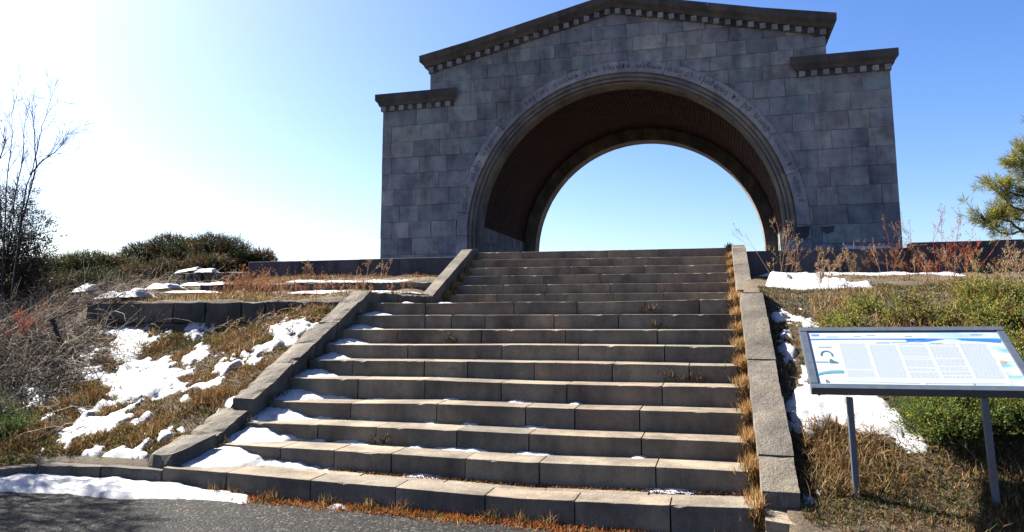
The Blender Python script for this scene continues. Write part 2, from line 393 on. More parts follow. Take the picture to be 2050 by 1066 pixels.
lc = tag(empty('cheek_wall', (-4.6, 7.3, 0)), 'chipped stone side wall left of the stairs, lower flight and landing', 'wall', 'side walls of the stairs')
for (a, b, dx, dzz) in [(8.66, 9.0, 0, 0), (8.10, 8.66, 0, .0), (7.62, 8.10, -.01, -.005), (7.16, 7.62, 0, -.01), (6.46, 7.16, .01, .005)]:
    slope_stone(lc, -4.74 + dx*2, -4.465 + dx * .3, a, b, lo(a) + dzz, lo(b) + dzz, amp=.011, jag=.05)
slope_stone(lc, -4.82, -4.49, 5.96, 6.44, lo(5.96) - .04, lo(6.44) - .07, amp=.014, jag=.06)
# the lowest block, pushed out of line
yy0, yy1 = 5.60, 5.94
c = [(-4.93, yy0, .0), (-4.64, yy0-.02, .0), (-4.47, yy1, .05), (-4.86, yy1, .05), (-4.94, yy0, .30), (-4.66, yy0-.02, .315), (-4.48, yy1, .44), (-4.86, yy1+.02, .42)]
rel(bm_obj('coping_stone', rough_hexa(c, 4, 5, 3, .012, 3.3, .05), M_COPE), lc)
for (a, b) in [(9.0, 9.9), (9.9, 10.7), (10.7, 11.35)]:
    slope_stone(lc, -4.72, -4.48, a, b, 1.83, 1.835, amp=.012, jag=.05)
uc = tag(empty('cheek_wall', (-4.6, 12.3, 0)), 'pale straight side wall left of the upper flight, sunlit sloping top', 'wall', 'side walls of the stairs')
for (a, b) in [(11.36, 12.05), (12.05, 12.9), (12.9, 13.42)]:
    slope_stone(uc, -4.74, -4.53, a, b, up(a)-.01, up(b)-.01, amp=.003, jag=.01)
slope_stone(uc, -4.74, -4.53, 13.42, 13.8, up(13.42)-.01, 2.80, amp=.003, jag=.01)
rc = tag(empty('cheek_wall', (.4, 7.3, 0)), 'grey stone side wall right of the stairs beside the lower flight', 'wall', 'side walls of the stairs')
for (a, b, d) in [(8.2, 8.8, 0), (7.35, 8.2, .004), (6.75, 7.35, -.004), (5.98, 6.75, .004), (5.60, 5.98, -.004)]:
    slope_stone(rc, .262, .515 + d, a, b, lo(a) + d, lo(b) + d, amp=.004, jag=.012)
for (a, b) in [(8.8, 9.7), (9.7, 10.6), (10.6, 11.4)]:
    slope_stone(rc, .29, .53, a, b, 1.775, 1.79, amp=.004, jag=.012)
ru = tag(empty('cheek_wall', (.4, 12.3, 0)), 'short sunlit side wall right of the upper flight, below the arch pier', 'wall', 'side walls of the stairs')
for (a, b) in [(11.44, 12.4), (12.4, 13.1)]:
    slope_stone(ru, .303, .525, a, b, up(a), up(b), amp=.003, jag=.01)
slope_stone(ru, .303, .525, 13.1, 13.6, up(13.1), 2.755, amp=.003, jag=.01)

# ------------------------------------------------------------------ the arch
arch = tag(empty('stone_arch', (-2.0, 15.5, 2.6)), 'massive grey basalt memorial arch with gabled cornice at the top of the stairs', 'arch')
XC, ZS, RI, RM, RO = -1.87, 3.30, 3.25, 3.485, 3.74
YF = 15.5; XL, XR = -7.5, 3.5; GL, GR = -6.30, 2.35; APX = -1.98
def gz(x): return 8.54 - .226 * abs(x - APX)        # top line of the gable cornice
def opening(r, n=40, floor=2.3):
    pts = [(XC - r, floor)] + [(XC - r * math.cos(PI * i / n), ZS + r * math.sin(PI * i / n)) for i in range(n + 1)] + [(XC + r, floor)]
    return pts
def core_slab(name, y0, y1, r, inset=.05):
    outer = [(XR - inset, 2.3), (XR - inset, 6.5), (GR - inset, 6.5), (GR - inset, gz(GR) - .12), (APX, gz(APX) - .12), (GL + inset, gz(GL) - .12), (GL + inset, 6.5), (XL + inset, 6.5), (XL + inset, 2.3)]
    rel(bm_obj(name, prism(outer + opening(r), y0, y1), M_CORE), arch)
core_slab('front_core', YF + .028, 16.0, RI + .03); core_slab('middle_core', 16.0, 20.9, 3.60); core_slab('back_core', 20.9, 21.3, RI)
# clip helpers
def clip_half(poly, f):
    out = []
    for i in range(len(poly)):
        a, b = poly[i], poly[(i+1) % len(poly)]; fa, fb = f(a), f(b)
        if fa >= 0: out.append(a)
        if fa * fb < 0: t = fa / (fa - fb); out.append((a[0] + (b[0]-a[0])*t, a[1] + (b[1]-a[1])*t))
    return out
def outside_ring(x0, x1, z0, z1, r):
    """rectangle minus the ring disc and jamb; returns polygon or None"""
    def inside(p): return math.hypot(p[0]-XC, max(0, p[1]-ZS)) < r
    per = []
    cs = [(x0, z0), (x1, z0), (x1, z1), (x0, z1)]
    for i in range(4):
        a, b = cs[i], cs[(i+1) % 4]
        for j in range(12): per.append((a[0] + (b[0]-a[0])*j/12, a[1] + (b[1]-a[1])*j/12))
    ins = [inside(p) for p in per]
    if not any(ins): return cs
    if all(ins): return None
    n = len(per); s = next(i for i in range(n) if ins[i-1] and not ins[i])
    run = []; i = s
    while not ins[i % n]: run.append(per[i % n]); i += 1
    def snap(p_out, p_in):
        a, b = p_out, p_in
        for _ in range(20):
            m = ((a[0]+b[0])/2, (a[1]+b[1])/2)
            if inside(m): b = m
            else: a = m
        return a
    pin = snap(run[0], per[(s-1) % n]); pout = snap(run[-1], per[i % n])
    def simp(run):
        out = []
        for p in run:
            if p in cs: out.append(p)
        return out
    arc = []
    if pout[1] > ZS + .01 or pin[1] > ZS + .01:
        a0 = math.atan2(max(0, pout[1]-ZS), pout[0]-XC); a1 = math.atan2(max(0, pin[1]-ZS), pin[0]-XC)
        for q in range(1, 5): a = a0 + (a1-a0)*q/5; arc.append((XC + r*math.cos(a), ZS + r*math.sin(a)))
    poly = [pin] + simp(run) + [pout] + arc
    ar = abs(sum(poly[i][0]*poly[(i+1) % len(poly)][1] - poly[(i+1) % len(poly)][0]*poly[i][1] for i in range(len(poly)))) / 2
    return poly if ar > .008 else None
rows = [2.45, 2.905] + [2.905 + .3817 * i for i in range(1, 10)] + [6.64, 6.94, 7.25, 7.57, 7.88, 8.2]
for ri in range(len(rows) - 1):
    z0, z1 = rows[ri], rows[ri+1]
    xa, xb = (XL, XR) if z1 < 6.42 else (GL, GR)
    if z1 >= 6.42: # gable may be narrower than the row
        if gz(GL) - .1 < z0: 
            half = (8.54 - .1 - z0) / .226; xa, xb = max(GL, APX - half), min(GR, APX + half)
    x = xa; first = True
    while x < xb - .01:
        w = random.uniform(.36, .80) if not first else random.uniform(.2, .55)
        first = False
        x2 = x + w
        if xb - x2 < .28: x2 = xb
        j = .0022
        poly = outside_ring(x + j, x2 - j, z0 + j, z1 - j, RO + .004)
        if poly and z1 > 6.42 + .2:
            poly = clip_half(poly, lambda p: (gz(p[0]) - .30) - p[1])
            if len(poly) < 3: poly = None
        if poly:
            yj = random.uniform(-.009, .009)
            rel(bm_obj('block', prism(poly, YF + yj, YF + .13, .004), M_ARCH), arch)
        x = x2
# plinth blocks either side of the opening stand proud
for (a, b) in ((XC - RO, XC - RI - .005), (XC + RI + .005, XC + RO)):
    rel(bm_obj('plinth_block', prism([(a, 2.45), (b, 2.45), (b, 2.99), (a, 2.99)], YF - .035, YF + .12, .01), M_RING), arch)
# inscription ring stones and jamb stones
angs = [0]
while angs[-1] < 180: angs.append(angs[-1] + random.uniform(12.5, 18.5))
angs[-1] = 180
def arc_poly(r0, r1, a0, a1, n):
    A = [math.radians(a0 + (a1-a0)*i/n) for i in range(n+1)]
    return [(XC + r1*math.cos(a), ZS + r1*math.sin(a)) for a in A] + [(XC + r0*math.cos(a), ZS + r0*math.sin(a)) for a in reversed(A)]
for i in range(len(angs) - 1):
    bm = prism(arc_poly(RM, RO, angs[i] + .06, angs[i+1] - .06, 6), YF - .018 + random.uniform(-.003, .003), YF + .12, .005)
    rel(bm_obj('ring_stone', bm, M_RING), arch)
for s in (-1, 1):
    for (z0, z1) in ((2.995, ZS - .003),):
        a, b = sorted((XC + s*RM, XC + s*RO)); rel(bm_obj('ring_stone', prism([(a, z0), (b, z0), (b, z1), (a, z1)], YF - .018, YF + .12, .005), M_RING), arch)
# moulded archivolt: profile (radius, y) swept in stones
prof = [(3.484, YF + .10), (3.484, YF + .020), (3.470, YF + .030), (3.455, YF + .004), (3.425, YF - .012), (3.395, YF + .004), (3.383, YF + .034), (3.370, YF + .036), (3.352, YF + .022),
        (3.325, YF + .018), (3.300, YF + .036), (3.288, YF + .062), (3.262, YF + .075), (3.25, YF + .10), (RI, YF + .5), (3.484, YF + .5)]
def sweep(a0, a1, n):
    V = []; F = []; m = len(prof)
    for i in range(n + 1):
        a = math.radians(a0 + (a1-a0)*i/n)
        for (r, y) in prof: V.append((XC + r*math.cos(a), y, ZS + r*math.sin(a)))
    for i in range(n):
        for j in range(m): j2 = (j+1) % m; F.append((i*m+j, i*m+j2, (i+1)*m+j2, (i+1)*m+j))
    F.append(tuple(range(m))); F.append(tuple(n*m + j for j in reversed(range(m)))); return V, F
ma = [0]
while ma[-1] < 180: ma.append(ma[-1] + random.uniform(15, 22))
ma[-1] = 180
for i in range(len(ma) - 1):
    V, F = sweep(ma[i] + .05, ma[i+1] - .05, 9); rel(mesh_obj('archivolt_stone', V, F, M_MOLD), arch)
for s in (-1, 1):
    V = []; m = len(prof); F = []
    for z in (2.4, ZS - .002):
        for (r, y) in prof: V.append((XC + s*r, y, z))
    for j in range(m): j2 = (j+1) % m; F.append((j, j2, m+j2, m+j))
    F.append(tuple(range(m))); F.append(tuple(m + j for j in range(m)))
    rel(mesh_obj('archivolt_stone', V, F, M_MOLD), arch)
# back face reveal stones and lining of the vault
for i in range(12):
    rel(bm_obj('reveal_stone', prism(arc_poly(RI - .03, RI + .32, i*15 + .06, i*15 + 14.94, 6), 20.86, 21.36, .006), M_MOLD), arch)
for s in (-1, 1):
    a, b = sorted((XC + s*(RI-.03), XC + s*(RI+.32))); rel(bm_obj('reveal_stone', prism([(a, 2.3), (b, 2.3), (b, ZS-.004), (a, ZS-.004)], 20.86, 21.36, .006), M_MOLD), arch)
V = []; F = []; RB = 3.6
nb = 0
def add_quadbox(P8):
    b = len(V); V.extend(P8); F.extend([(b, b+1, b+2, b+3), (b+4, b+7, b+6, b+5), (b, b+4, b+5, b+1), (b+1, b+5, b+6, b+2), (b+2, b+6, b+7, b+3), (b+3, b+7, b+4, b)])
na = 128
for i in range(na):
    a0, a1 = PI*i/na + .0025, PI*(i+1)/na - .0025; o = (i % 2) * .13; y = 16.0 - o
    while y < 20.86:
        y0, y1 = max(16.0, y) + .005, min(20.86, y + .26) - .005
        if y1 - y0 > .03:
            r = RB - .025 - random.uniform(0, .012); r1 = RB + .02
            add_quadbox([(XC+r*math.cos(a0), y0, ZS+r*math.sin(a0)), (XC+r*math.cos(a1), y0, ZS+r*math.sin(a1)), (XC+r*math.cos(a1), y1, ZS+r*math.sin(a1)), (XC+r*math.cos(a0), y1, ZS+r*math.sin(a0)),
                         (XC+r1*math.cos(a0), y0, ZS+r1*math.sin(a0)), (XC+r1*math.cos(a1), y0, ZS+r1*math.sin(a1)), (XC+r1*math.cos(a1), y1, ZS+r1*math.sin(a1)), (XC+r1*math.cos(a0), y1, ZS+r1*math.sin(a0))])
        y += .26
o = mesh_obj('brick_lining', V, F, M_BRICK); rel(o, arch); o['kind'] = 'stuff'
for s in (-1, 1):
    z = 2.55
    for r in range(3):
        y = 16.02; 
        while y < 20.8:
            y2 = min(20.84, y + random.uniform(.45, .85)); a, b = sorted((XC + s*(RB - .05 - random.uniform(0, .02)), XC + s*(RB + .05)))
            bm = box_bm(a, b, y + .004, y2 - .004, z + .004, z + .37 - .004); rel(bm_obj('lining_stone', bm, M_ARCH), arch); y = y2
        z += .37
# cornices: profile (out, dz from the top line)
cprof = [(0.0, 0.0), (.20, -.0), (.205, -.012), (.20, -.155), (.185, -.165), (.16, -.185), (.125, -.215), (.115, -.245), (.105, -.255), (.105, -.275), (.03, -.285), (.03, -.40), (.0, -.41)]
def cornice(xa, xb, ztop, mitre0=0, mitre1=0, sc=1.0, name='cornice_stone', back=.25):
    V = []; F = []; m = len(cprof)
    n = 1
    for e, (x, mt) in enumerate(((xa, mitre0), (xb, mitre1))):
        for j, (d, dz) in enumerate(cprof):
            d2 = d * sc; xx = x + mt * d2; zc = min(max(x, GL), GR)
            yy = YF - d2 if j not in (0, m-1) else YF + back
            V.append((xx, yy, ztop(x) + dz))
    for j in range(m): j2 = (j+1) % m; F.append((j, j2, m + j2, m + j))
    F.append(tuple(range(m))); F.append(tuple(m + j for j in reversed(range(m))))
    rel(mesh_obj(name, V, F, M_ARCHC), arch)
cuts = [GL]
while cuts[-1] < APX - .6: cuts.append(cuts[-1] + random.uniform(.95, 1.35))
cuts[-1] = APX
while cuts[-1] < GR - .6: cuts.append(cuts[-1] + random.uniform(.95, 1.35))
cuts[-1] = GR
for i in range(len(cuts) - 1):
    a, b = cuts[i], cuts[i+1]
    cornice(a + (0 if i == 0 else .002), b - (0 if i == len(cuts)-2 else .002), gz, -1 if i == 0 else 0, 1 if i == len(cuts)-2 else 0)
WT = 6.735
for (a, b, m0, m1) in ((XL, -6.32, -1, 0), (-6.316, -5.72, 0, 1), (1.78, 2.36, -1, 0), (2.364, XR, 0, 1)):
    cornice(a, b, lambda x: WT, m0, m1, sc=.72)
# side returns of the cornices
def side_ret(xe, s, zt_, y1, sc):
    V = []; F = []; m = len(cprof)
    for y in (0, 1):
        for j, (d, dz) in enumerate(cprof):
            d2 = d * sc; V.append((xe + s * (d2 if j not in (0, m-1) else -.25), (YF - d2) if y == 0 else y1, zt_ + dz))
    for j in range(m): j2 = (j+1) % m; F.append((j, j2, m+j2, m+j))
    F.append(tuple(range(m))); F.append(tuple(m + j for j in range(m)))
    rel(mesh_obj('cornice_stone', V, F, M_ARCHC), arch)
side_ret(GL, -1, gz(GL), 21.3, 1); side_ret(GR, 1, gz(GR), 21.3, 1); side_ret(XL, -1, WT, 21.3, .72); side_ret(XR, 1, WT, 21.3, .72)
# roof slabs
for s, xe in ((-1, GL - .2), (1, GR + .2)):
    V = [(APX, YF, gz(APX)), (xe, YF, gz(xe) + .04), (xe, 21.4, gz(xe) + .04), (APX, 21.4, gz(APX))]; V = V + [(x, y, z - .15) for x, y, z in V]
    F = [(0, 1, 2, 3), (4, 7, 6, 5), (0, 4, 5, 1), (1, 5, 6, 2), (2, 6, 7, 3), (3, 7, 4, 0)]; rel(mesh_obj('roof_slab', V, F, M_ARCHC), arch)
for a, b in ((XL, GL), (GR, XR)):
    rel(bm_obj('roof_slab', box_bm(a, b, YF + .1, 21.3, 6.5, WT - .003), M_ARCHC), arch)
# dentils
def dentil_mesh():
    bm = box_bm(-.058, .058, -.095, -.028, -.398, -.284)
    me = bpy.data.meshes.new('dentil'); bm.to_mesh(me); bm.free(); me.materials.append(M_ARCH); return me
DM = dentil_mesh()
def dentil(x, ztop, sc=1.0):
    o = bpy.data.objects.new('dentil', DM); COL.objects.link(o); o.location = (x, YF - (1-sc)*-.02, ztop - random.uniform(0, .004)); o.parent = arch; o.matrix_parent_inverse = Matrix.Translation(-arch.location)
    o.scale = (1, sc, 1)
n = 38
for i in range(n): x = GL - .01 + .06 + (GR - GL - .10) * i / (n - 1); dentil(x, gz(x) - .0)
for i in range(8):
    dentil(XL + .03 + (-5.80 - XL) * i / 7.3, WT, .72); dentil(1.86 + (XR - .08 - 1.86 + .04) * i / 7, WT, .72)
# the carved inscription, letter by letter round the ring
text = 'Աշխարհ անցիր Արարատի նման ճերմակ գագաթ չկա ինչպէս անհաս փառքի ճամփայ ես իմ Մասիս սարն եմ սիրում'
cu = bpy.data.curves.new('lettering', 'FONT'); cu.size = .14; cu.resolution_u = 2; cu.extrude = .004; tmp = bpy.data.objects.new('lettering', cu)
COL.objects.link(tmp); TV = []; TF = []; widths = {}
for ch in set(text):
    if ch == ' ': widths[ch] = (None, .07); continue
    cu.body = ch; me = bpy.data.meshes.new_from_object(tmp)
    vv = np.array([v.co[:] for v in me.vertices]); ff = [tuple(p.vertices) for p in me.polygons]; widths[ch] = ((vv, ff), float(vv[:, 0].max() - vv[:, 0].min()))
    bpy.data.meshes.remove(me)
bpy.data.objects.remove(tmp); bpy.data.curves.remove(cu)
total = sum(widths[c][1] + .022 for c in text); r_base = RM + .095; span = math.radians(166) * r_base; sp = (span - total) / len(text)
s_ = 0; LM = {}
for c in text:
    dat, w = widths[c]; adv = w + .022 + sp
    if dat:
        if c not in LM:
            vv, ff = dat; me = bpy.data.meshes.new('letter'); me.from_pydata([(v[0] - vv[:, 0].min() - w/2, v[2] * -1.0, v[1]) for v in vv], [], [tuple(reversed(f)) for f in ff]); me.update(); me.materials.append(M_LETTER); LM[c] = me
        th = math.radians(173) - (s_ + adv/2) / r_base
        o = bpy.data.objects.new('letter', LM[c]); COL.objects.link(o); o.location = (XC + r_base*math.cos(th), YF - .021, ZS + r_base*math.sin(th)); o.rotation_euler = (0, PI/2 - th, 0); rel(o, arch)
    s_ += adv
for poly in ([(1596, 455), (1622, 452), (1620, 470), (1612, 480), (1618, 497), (1600, 500), (1603, 478), (1594, 468)], [(1642, 455), (1672, 452), (1668, 464), (1655, 468), (1646, 462)], [(1576, 448), (1586, 450), (1583, 458), (1575, 455)]):
    q = [at(u, v, Y=YF - .02) for u, v in poly]; rel(bm_obj('spalled_patch', prism([(p[0], p[2]) for p in reversed(q)], YF - .026, YF + .02, .004), M_CORE), arch)
# platform floor
pl = tag(empty('platform', (-2, 14, 2.5)), 'dark stone retaining wall under the arch, left of the stairs', 'wall')
fl = bm_obj('platform_floor', box_bm(-9.7, 9, 13.9, 23.5, 2.2, 2.645), M_WALL); tag(fl, kind='structure')
def slab_wall(root, x0, x1, y, zb, ztop, wmin, wmax, mat, name='wall_slab', th=.35, amp=.0):
    x = x0
    while x < x1 - .01:
        x2 = x + random.uniform(wmin, wmax)
        if x1 - x2 < wmin * .6: x2 = x1
        yj = random.uniform(-.008, .008); zj = random.uniform(-.008, .006)
        if amp: bm = rough_hexa([(x+.006, y+yj, zb), (x2-.006, y+yj, zb), (x2-.006, y+th, zb), (x+.006, y+th, zb), (x+.006, y+yj, ztop+zj), (x2-.006, y+yj, ztop+zj), (x2-.006, y+th, ztop+zj), (x+.006, y+th, ztop+zj)], 4, 2, 3, amp, random.random()*40, amp*2)
        else:
            bm = box_bm(x + .003, x2 - .003, y + yj, y + th, zb, ztop + zj); bmesh.ops.bevel(bm, geom=list(bm.edges), offset=.006, segments=1, affect='EDGES')
        rel(bm_obj(name, bm, mat), root); x = x2
slab_wall(pl, -9.73, -4.75, 13.68, 2.05, 2.675, .9, 1.6, M_WALL)
plr = tag(empty('parapet_wall', (2, 13.7, 2.2)), 'dark slab wall right of the stairs, weeds in front of it', 'wall')
slab_wall(plr, .53, 3.2, 13.68, 2.0, 2.645, .8, 1.3, M_WALL); slab_wall(plr, 3.2, 9.0, 13.58, 2.0, 2.72, .9, 1.5, M_WALL)
# old retaining wall on the left bank, two courses
rw = tag(empty('retaining_wall', (-7, 8.95, 1.2)), 'low old retaining wall of dark rough stones crossing the left bank', 'wall')
slab_wall(rw, -9.15, -4.75, 8.95, 1.42, 1.71, .32, .62, M_RUBBLE, 'wall_stone', .3, .012)
slab_wall(rw, -9.15, -4.75, 8.97, 1.0, 1.41, .35, .7, M_RUBBLE, 'wall_stone', .3, .012)
t1 = tag(empty('terrace_edging', (-6.5, 12, 2)), 'row of grey edging stones between the two upper snow strips on the left', 'edging')
slab_wall(t1, -9.6, -4.75, 12.0, 1.7, 2.115, .4, .75, M_RUBBLE, 'edging_stone', .2, .012)
t2 = tag(empty('ruined_wall', (-10.7, 13.6, 2)), 'broken end of old wall with snow on it, below the dark junipers', 'wall')
slab_wall(t2, -11.6, -9.78, 13.5, 2.0, 2.46, .35, .7, M_RUBBLE, 'wall_stone', .35, .03)
slab_wall(t2, -13.0, -11.6, 13.7, 1.9, 2.36, .35, .7, M_RUBBLE, 'wall_stone', .35, .03)
t3 = tag(empty('terrace_edging', (2.5, 12.9, 2)), 'low stone edging under the snow strip on the right terrace', 'edging')
slab_wall(t3, .6, 4.6, 12.9, 1.7, 2.13, .5, .9, M_RUBBLE, 'edging_stone', .2, .012)
# kerbs
kl = tag(empty('kerb', (-5.5, 5.5, 0)), 'low dark stone kerb left of the stairs behind the snow ridge', 'kerb')
pts = [(-4.70, 5.52), (-5.35, 5.515), (-5.95, 5.42), (-6.35, 5.05), (-6.75, 4.6), (-7.2, 4.1)]
for i in range(len(pts) - 1):
    (xa, ya), (xb, yb) = pts[i], pts[i+1]; d = Vector((xb-xa, yb-ya, 0)).normalized(); nrm = Vector((-d.y, d.x, 0)); 
    if nrm.y < 0: nrm = -nrm
    g = d * .006; A = Vector((xa, ya, 0)) + g; B = Vector((xb, yb, 0)) - g; w = nrm * .16
    c = [B + Vector((0, 0, -.1)), A + Vector((0, 0, -.1)), A + w + Vector((0, 0, -.1)), B + w + Vector((0, 0, -.1))]; c += [p + Vector((0, 0, .29 - .005*i)) for p in c]
    rel(bm_obj('kerb_stone', rough_hexa(c, 6, 2, 2, .005, i*3.7, .02), M_COPE), kl)
kr = tag(empty('kerb', (.8, 5.3, 0)), 'pale concrete kerb right of the bottom step, curving to the corner', 'kerb')
pts = [(.26, 5.40), (.72, 5.24), (1.25, 4.98), (1.9, 4.6)]
for i in range(len(pts) - 1):
    (xa, ya), (xb, yb) = pts[i], pts[i+1]; d = Vector((xb-xa, yb-ya, 0)).normalized(); nrm = Vector((-d.y, d.x, 0)); g = d*.005
    A = Vector((xa, ya, 0)) + g; B = Vector((xb, yb, 0)) - g; w = nrm * .14
    c = [A + Vector((0, 0, -.2)), B + Vector((0, 0, -.2)), B + w + Vector((0, 0, -.2)), A + w + Vector((0, 0, -.2))]; c += [p + Vector((0, 0, .265)) for p in c]
    rel(bm_obj('kerb_stone', rough_hexa(c, 5, 2, 2, .004, 20 + i*3.7, .01), M_STEP), kr)
ft = bm_obj('concrete_footing', rough_hexa([(.265, 5.42, -.1), (.78, 5.38, -.1), (.72, 5.75, -.1), (.265, 5.75, -.1), (.265, 5.42, .14), (.80, 5.40, .10), (.70, 5.75, .18), (.265, 5.75, .2)], 5, 5, 2, .012, 9.1, .03), M_STEP)
tag(ft, 'rough concrete footing at the foot of the right side wall', 'footing')

# ------------------------------------------------------------------ snow
def snow_grid(name, x0, x1, y0, y1, step, hfun, base, label=None, cat=None, group=None, kind=None):
    """height field hfun(x,y) > 0 over base(x,y); cells with no snow are dropped"""
    xs = np.arange(x0, x1 + step, step); ys = np.arange(y0, y1 + step, step); X, Y = np.meshgrid(xs, ys, indexing='ij')
    H = hfun(X, Y); B = base(X, Y); Z = B + np.where(H > 0, H, np.maximum(H, -.03)); on = H > 0
    cell = on[:-1, :-1] | on[1:, :-1] | on[1:, 1:] | on[:-1, 1:]
    idx = np.arange(X.size).reshape(X.shape)
    Fq = np.stack([idx[:-1, :-1], idx[1:, :-1], idx[1:, 1:], idx[:-1, 1:]], -1)[cell]
    if len(Fq) == 0: return None
    used = np.unique(Fq); mp = -np.ones(X.size, int); mp[used] = np.arange(len(used))
    V = np.stack([X, Y, Z], -1).reshape(-1, 3)[used]
    o = np_mesh(name, V, mp[Fq], M_SNOW, smooth=True); tag(o, label, cat, group, kind); return o
# drifts in the left corner of the treads: k: (x where the drift ends, corner height, tail height)
DR = {1: (-3.1, .095, .038), 2: (-2.75, .09, .036), 3: (-3.1, .085, .030), 4: (-3.1, .085, .030), 5: (-3.85, .085, .0), 6: (-3.78, .075, .0), 7: (-3.88, .07, .0), 8: (-3.85, .065, .0), 9: (-3.92, .06, .0)}
ORD = ['bottom', 'second', 'third', 'fourth', 'fifth', 'sixth', 'seventh', 'eighth', 'ninth', 'tenth']
for k, (xe, hc, ht) in DR.items():
    y0 = STEP_Y[k] + (.04 if k > 1 else .10); y1 = STEP_Y[k+1] - .003; sd = k * 7.3
    xb0 = -4.48 if k > 1 else -4.62
    def hf(X, Y, xe=xe, hc=hc, ht=ht, y0=y0, y1=y1, sd=sd, k=k):
        u = (X + 4.46) / (xe + 4.46); v = (Y - y0) / (y1 - y0); s = (X + 4.46)
        crest = hc * np.exp(-((s - .10) / (.24 if k > 4 else .30))**2) + ht * (1 - sstep((u - .75) / .25)) * (.75 + .9 * fbm(X*5 + sd, Y*3 + sd, 3))
        fr = .10 + .72 * sstep((s - .10) / .5) + .35 * fbm(X * 3.3 + sd, Y * 0 + sd, 3)     # front limit moves back along the tail
        prof = np.clip((v - fr) / np.maximum(.12, .95 - fr), 0, 1)**.75
        return crest * prof - .012 + .02 * fbm(X * 14 + sd, Y * 14, 3) * prof
    snow_grid('snow_drift', xb0, xe, y0, y1, .02, hf, lambda X, Y, k=k: np.interp(X, [a for a, _ in ZP[k]], [b for _, b in ZP[k]]),
              'snow drift against the left side wall on the %s step' % ORD[k-1] + (', long tapering tail' if k < 5 else ', small peaked heap'), 'snow drift', 'snow drifts in the left corners of the steps')
# thin remnants at the back of the lower treads
PATCH = [(1, 1340, 972, .25, 'near its middle'), (1, 845, 950, .22, 'left of its middle'), (2, 830, 903, .10, 'left end of a broken row'), (2, 925, 906, .30, 'the long one, left of the middle'), (2, 1065, 910, .18, 'near its middle'), (2, 1278, 921, .08, 'towards the right'),
         (3, 858, 845, .08, 'small one left of the middle'), (3, 938, 848, .09, 'second from the left'), (3, 1068, 852, .13, 'nearest the middle'), (4, 898, 799, .11, 'left of the middle'), (4, 1040, 805, .16, 'just left of the middle'), (4, 1150, 808, .07, 'at the middle'), (10, 815, 604, .10, 'by the side wall'), (10, 890, 604, .10, 'at the corner of the upper flight')]
for i, (k, u, v, hw, where) in enumerate(PATCH):
    yb = STEP_Y[k+1]; yb = yb if k != 10 else 9.1; P = at(u, v, Y=yb - .06); px = P[0]
    def hf(X, Y, px=px, hw=hw, yb=yb, i=i):
        e = 1 - ((X - px) / hw)**2 - ((Y - (yb - .015)) / .055)**2
        return .018 * e + .012 * fbm(X * 16 + i * 5, Y * 16, 3) - .002
    snow_grid('snow_patch', px - hw*1.2, px + hw*1.2, yb - .14, yb - .002, .012, hf, lambda X, Y, k=k: np.interp(X, [a for a, _ in ZP[k]], [b for _, b in ZP[k]]),
              'thin snow remnant, back of %s tread, %s' % (ORD[k-1], where), 'snow patch', 'thin snow remnants on the treads')

def sd_poly(P, poly):
    """signed distance in pixels, positive inside"""
    poly = np.array(poly, float); x = P[..., 0]; y = P[..., 1]; ins = np.zeros(x.shape, bool); d = np.full(x.shape, 1e9)
    for i in range(len(poly)):
        a = poly[i]; b = poly[(i+1) % len(poly)]; e = b - a
        t = np.clip(((x-a[0])*e[0] + (y-a[1])*e[1]) / (e @ e + 1e-9), 0, 1); d = np.minimum(d, np.hypot(x - a[0] - t*e[0], y - a[1] - t*e[1]))
        c = ((a[1] > y) != (b[1] > y)) & (x < (b[0]-a[0]) * (y-a[1]) / (b[1]-a[1] + 1e-12) + a[0]); ins ^= c
    return np.where(ins, d, -d)
SN_L = [
 [(200, 660), (240, 653), (300, 666), (345, 662), (289, 690), (272, 718), (336, 716), (362, 748), (372, 768), (315, 792), (262, 800), (205, 796), (225, 776), (205, 762), (171, 752), (123, 748), (131, 724), (158, 726), (223, 736), (250, 732), (223, 713), (216, 700), (236, 676), (210, 663)],
 [(128, 715), (147, 696), (171, 686), (186, 697), (168, 714), (195, 700), (212, 692), (205, 705), (175, 720)],
 [(365, 653), (410, 640), (432, 642), (389, 680), (376, 669)],
 [(373, 786), (410, 768), (425, 753), (446, 727), (486, 703), (500, 707), (457, 745), (427, 762)],
 [(480, 712), (500, 697), (544, 683), (550, 664), (542, 656), (568, 643), (610, 640), (648, 643), (622, 657), (592, 680), (568, 690), (545, 694), (505, 722)],
 [(368, 741), (373, 722), (404, 686), (421, 708), (394, 711), (381, 738)],
 [(36, 780), (58, 754), (80, 757), (84, 785), (110, 775), (90, 800), (64, 811), (50, 803)],
 [(118, 868), (161, 847), (193, 833), (212, 836), (236, 824), (268, 827), (241, 847), (220, 858), (176, 869), (129, 894), (121, 885)],
 [(265, 842), (303, 819), (296, 832), (272, 848)],
 [(318, 872), (340, 858), (362, 853), (355, 862), (332, 874)],
 [(54, 944), (80, 915), (140, 905), (148, 902), (210, 893), (216, 899), (172, 917), (200, 912), (241, 896), (287, 877), (297, 881), (285, 899), (312, 900), (294, 930), (290, 945)],
 [(166, 827), (190, 813), (196, 819), (174, 829)], [(180, 829), (206, 822), (204, 829), (186, 833)], [(86, 830), (104, 826), (100, 835)], [(72, 912), (92, 904), (96, 912), (78, 918)],
 [(0, 700), (35, 682), (44, 690), (10, 712)], [(0, 935), (10, 915), (14, 925)], [(432, 823), (462, 805), (488, 806), (450, 826)], [(210, 792), (230, 806), (182, 812), (150, 822)]]
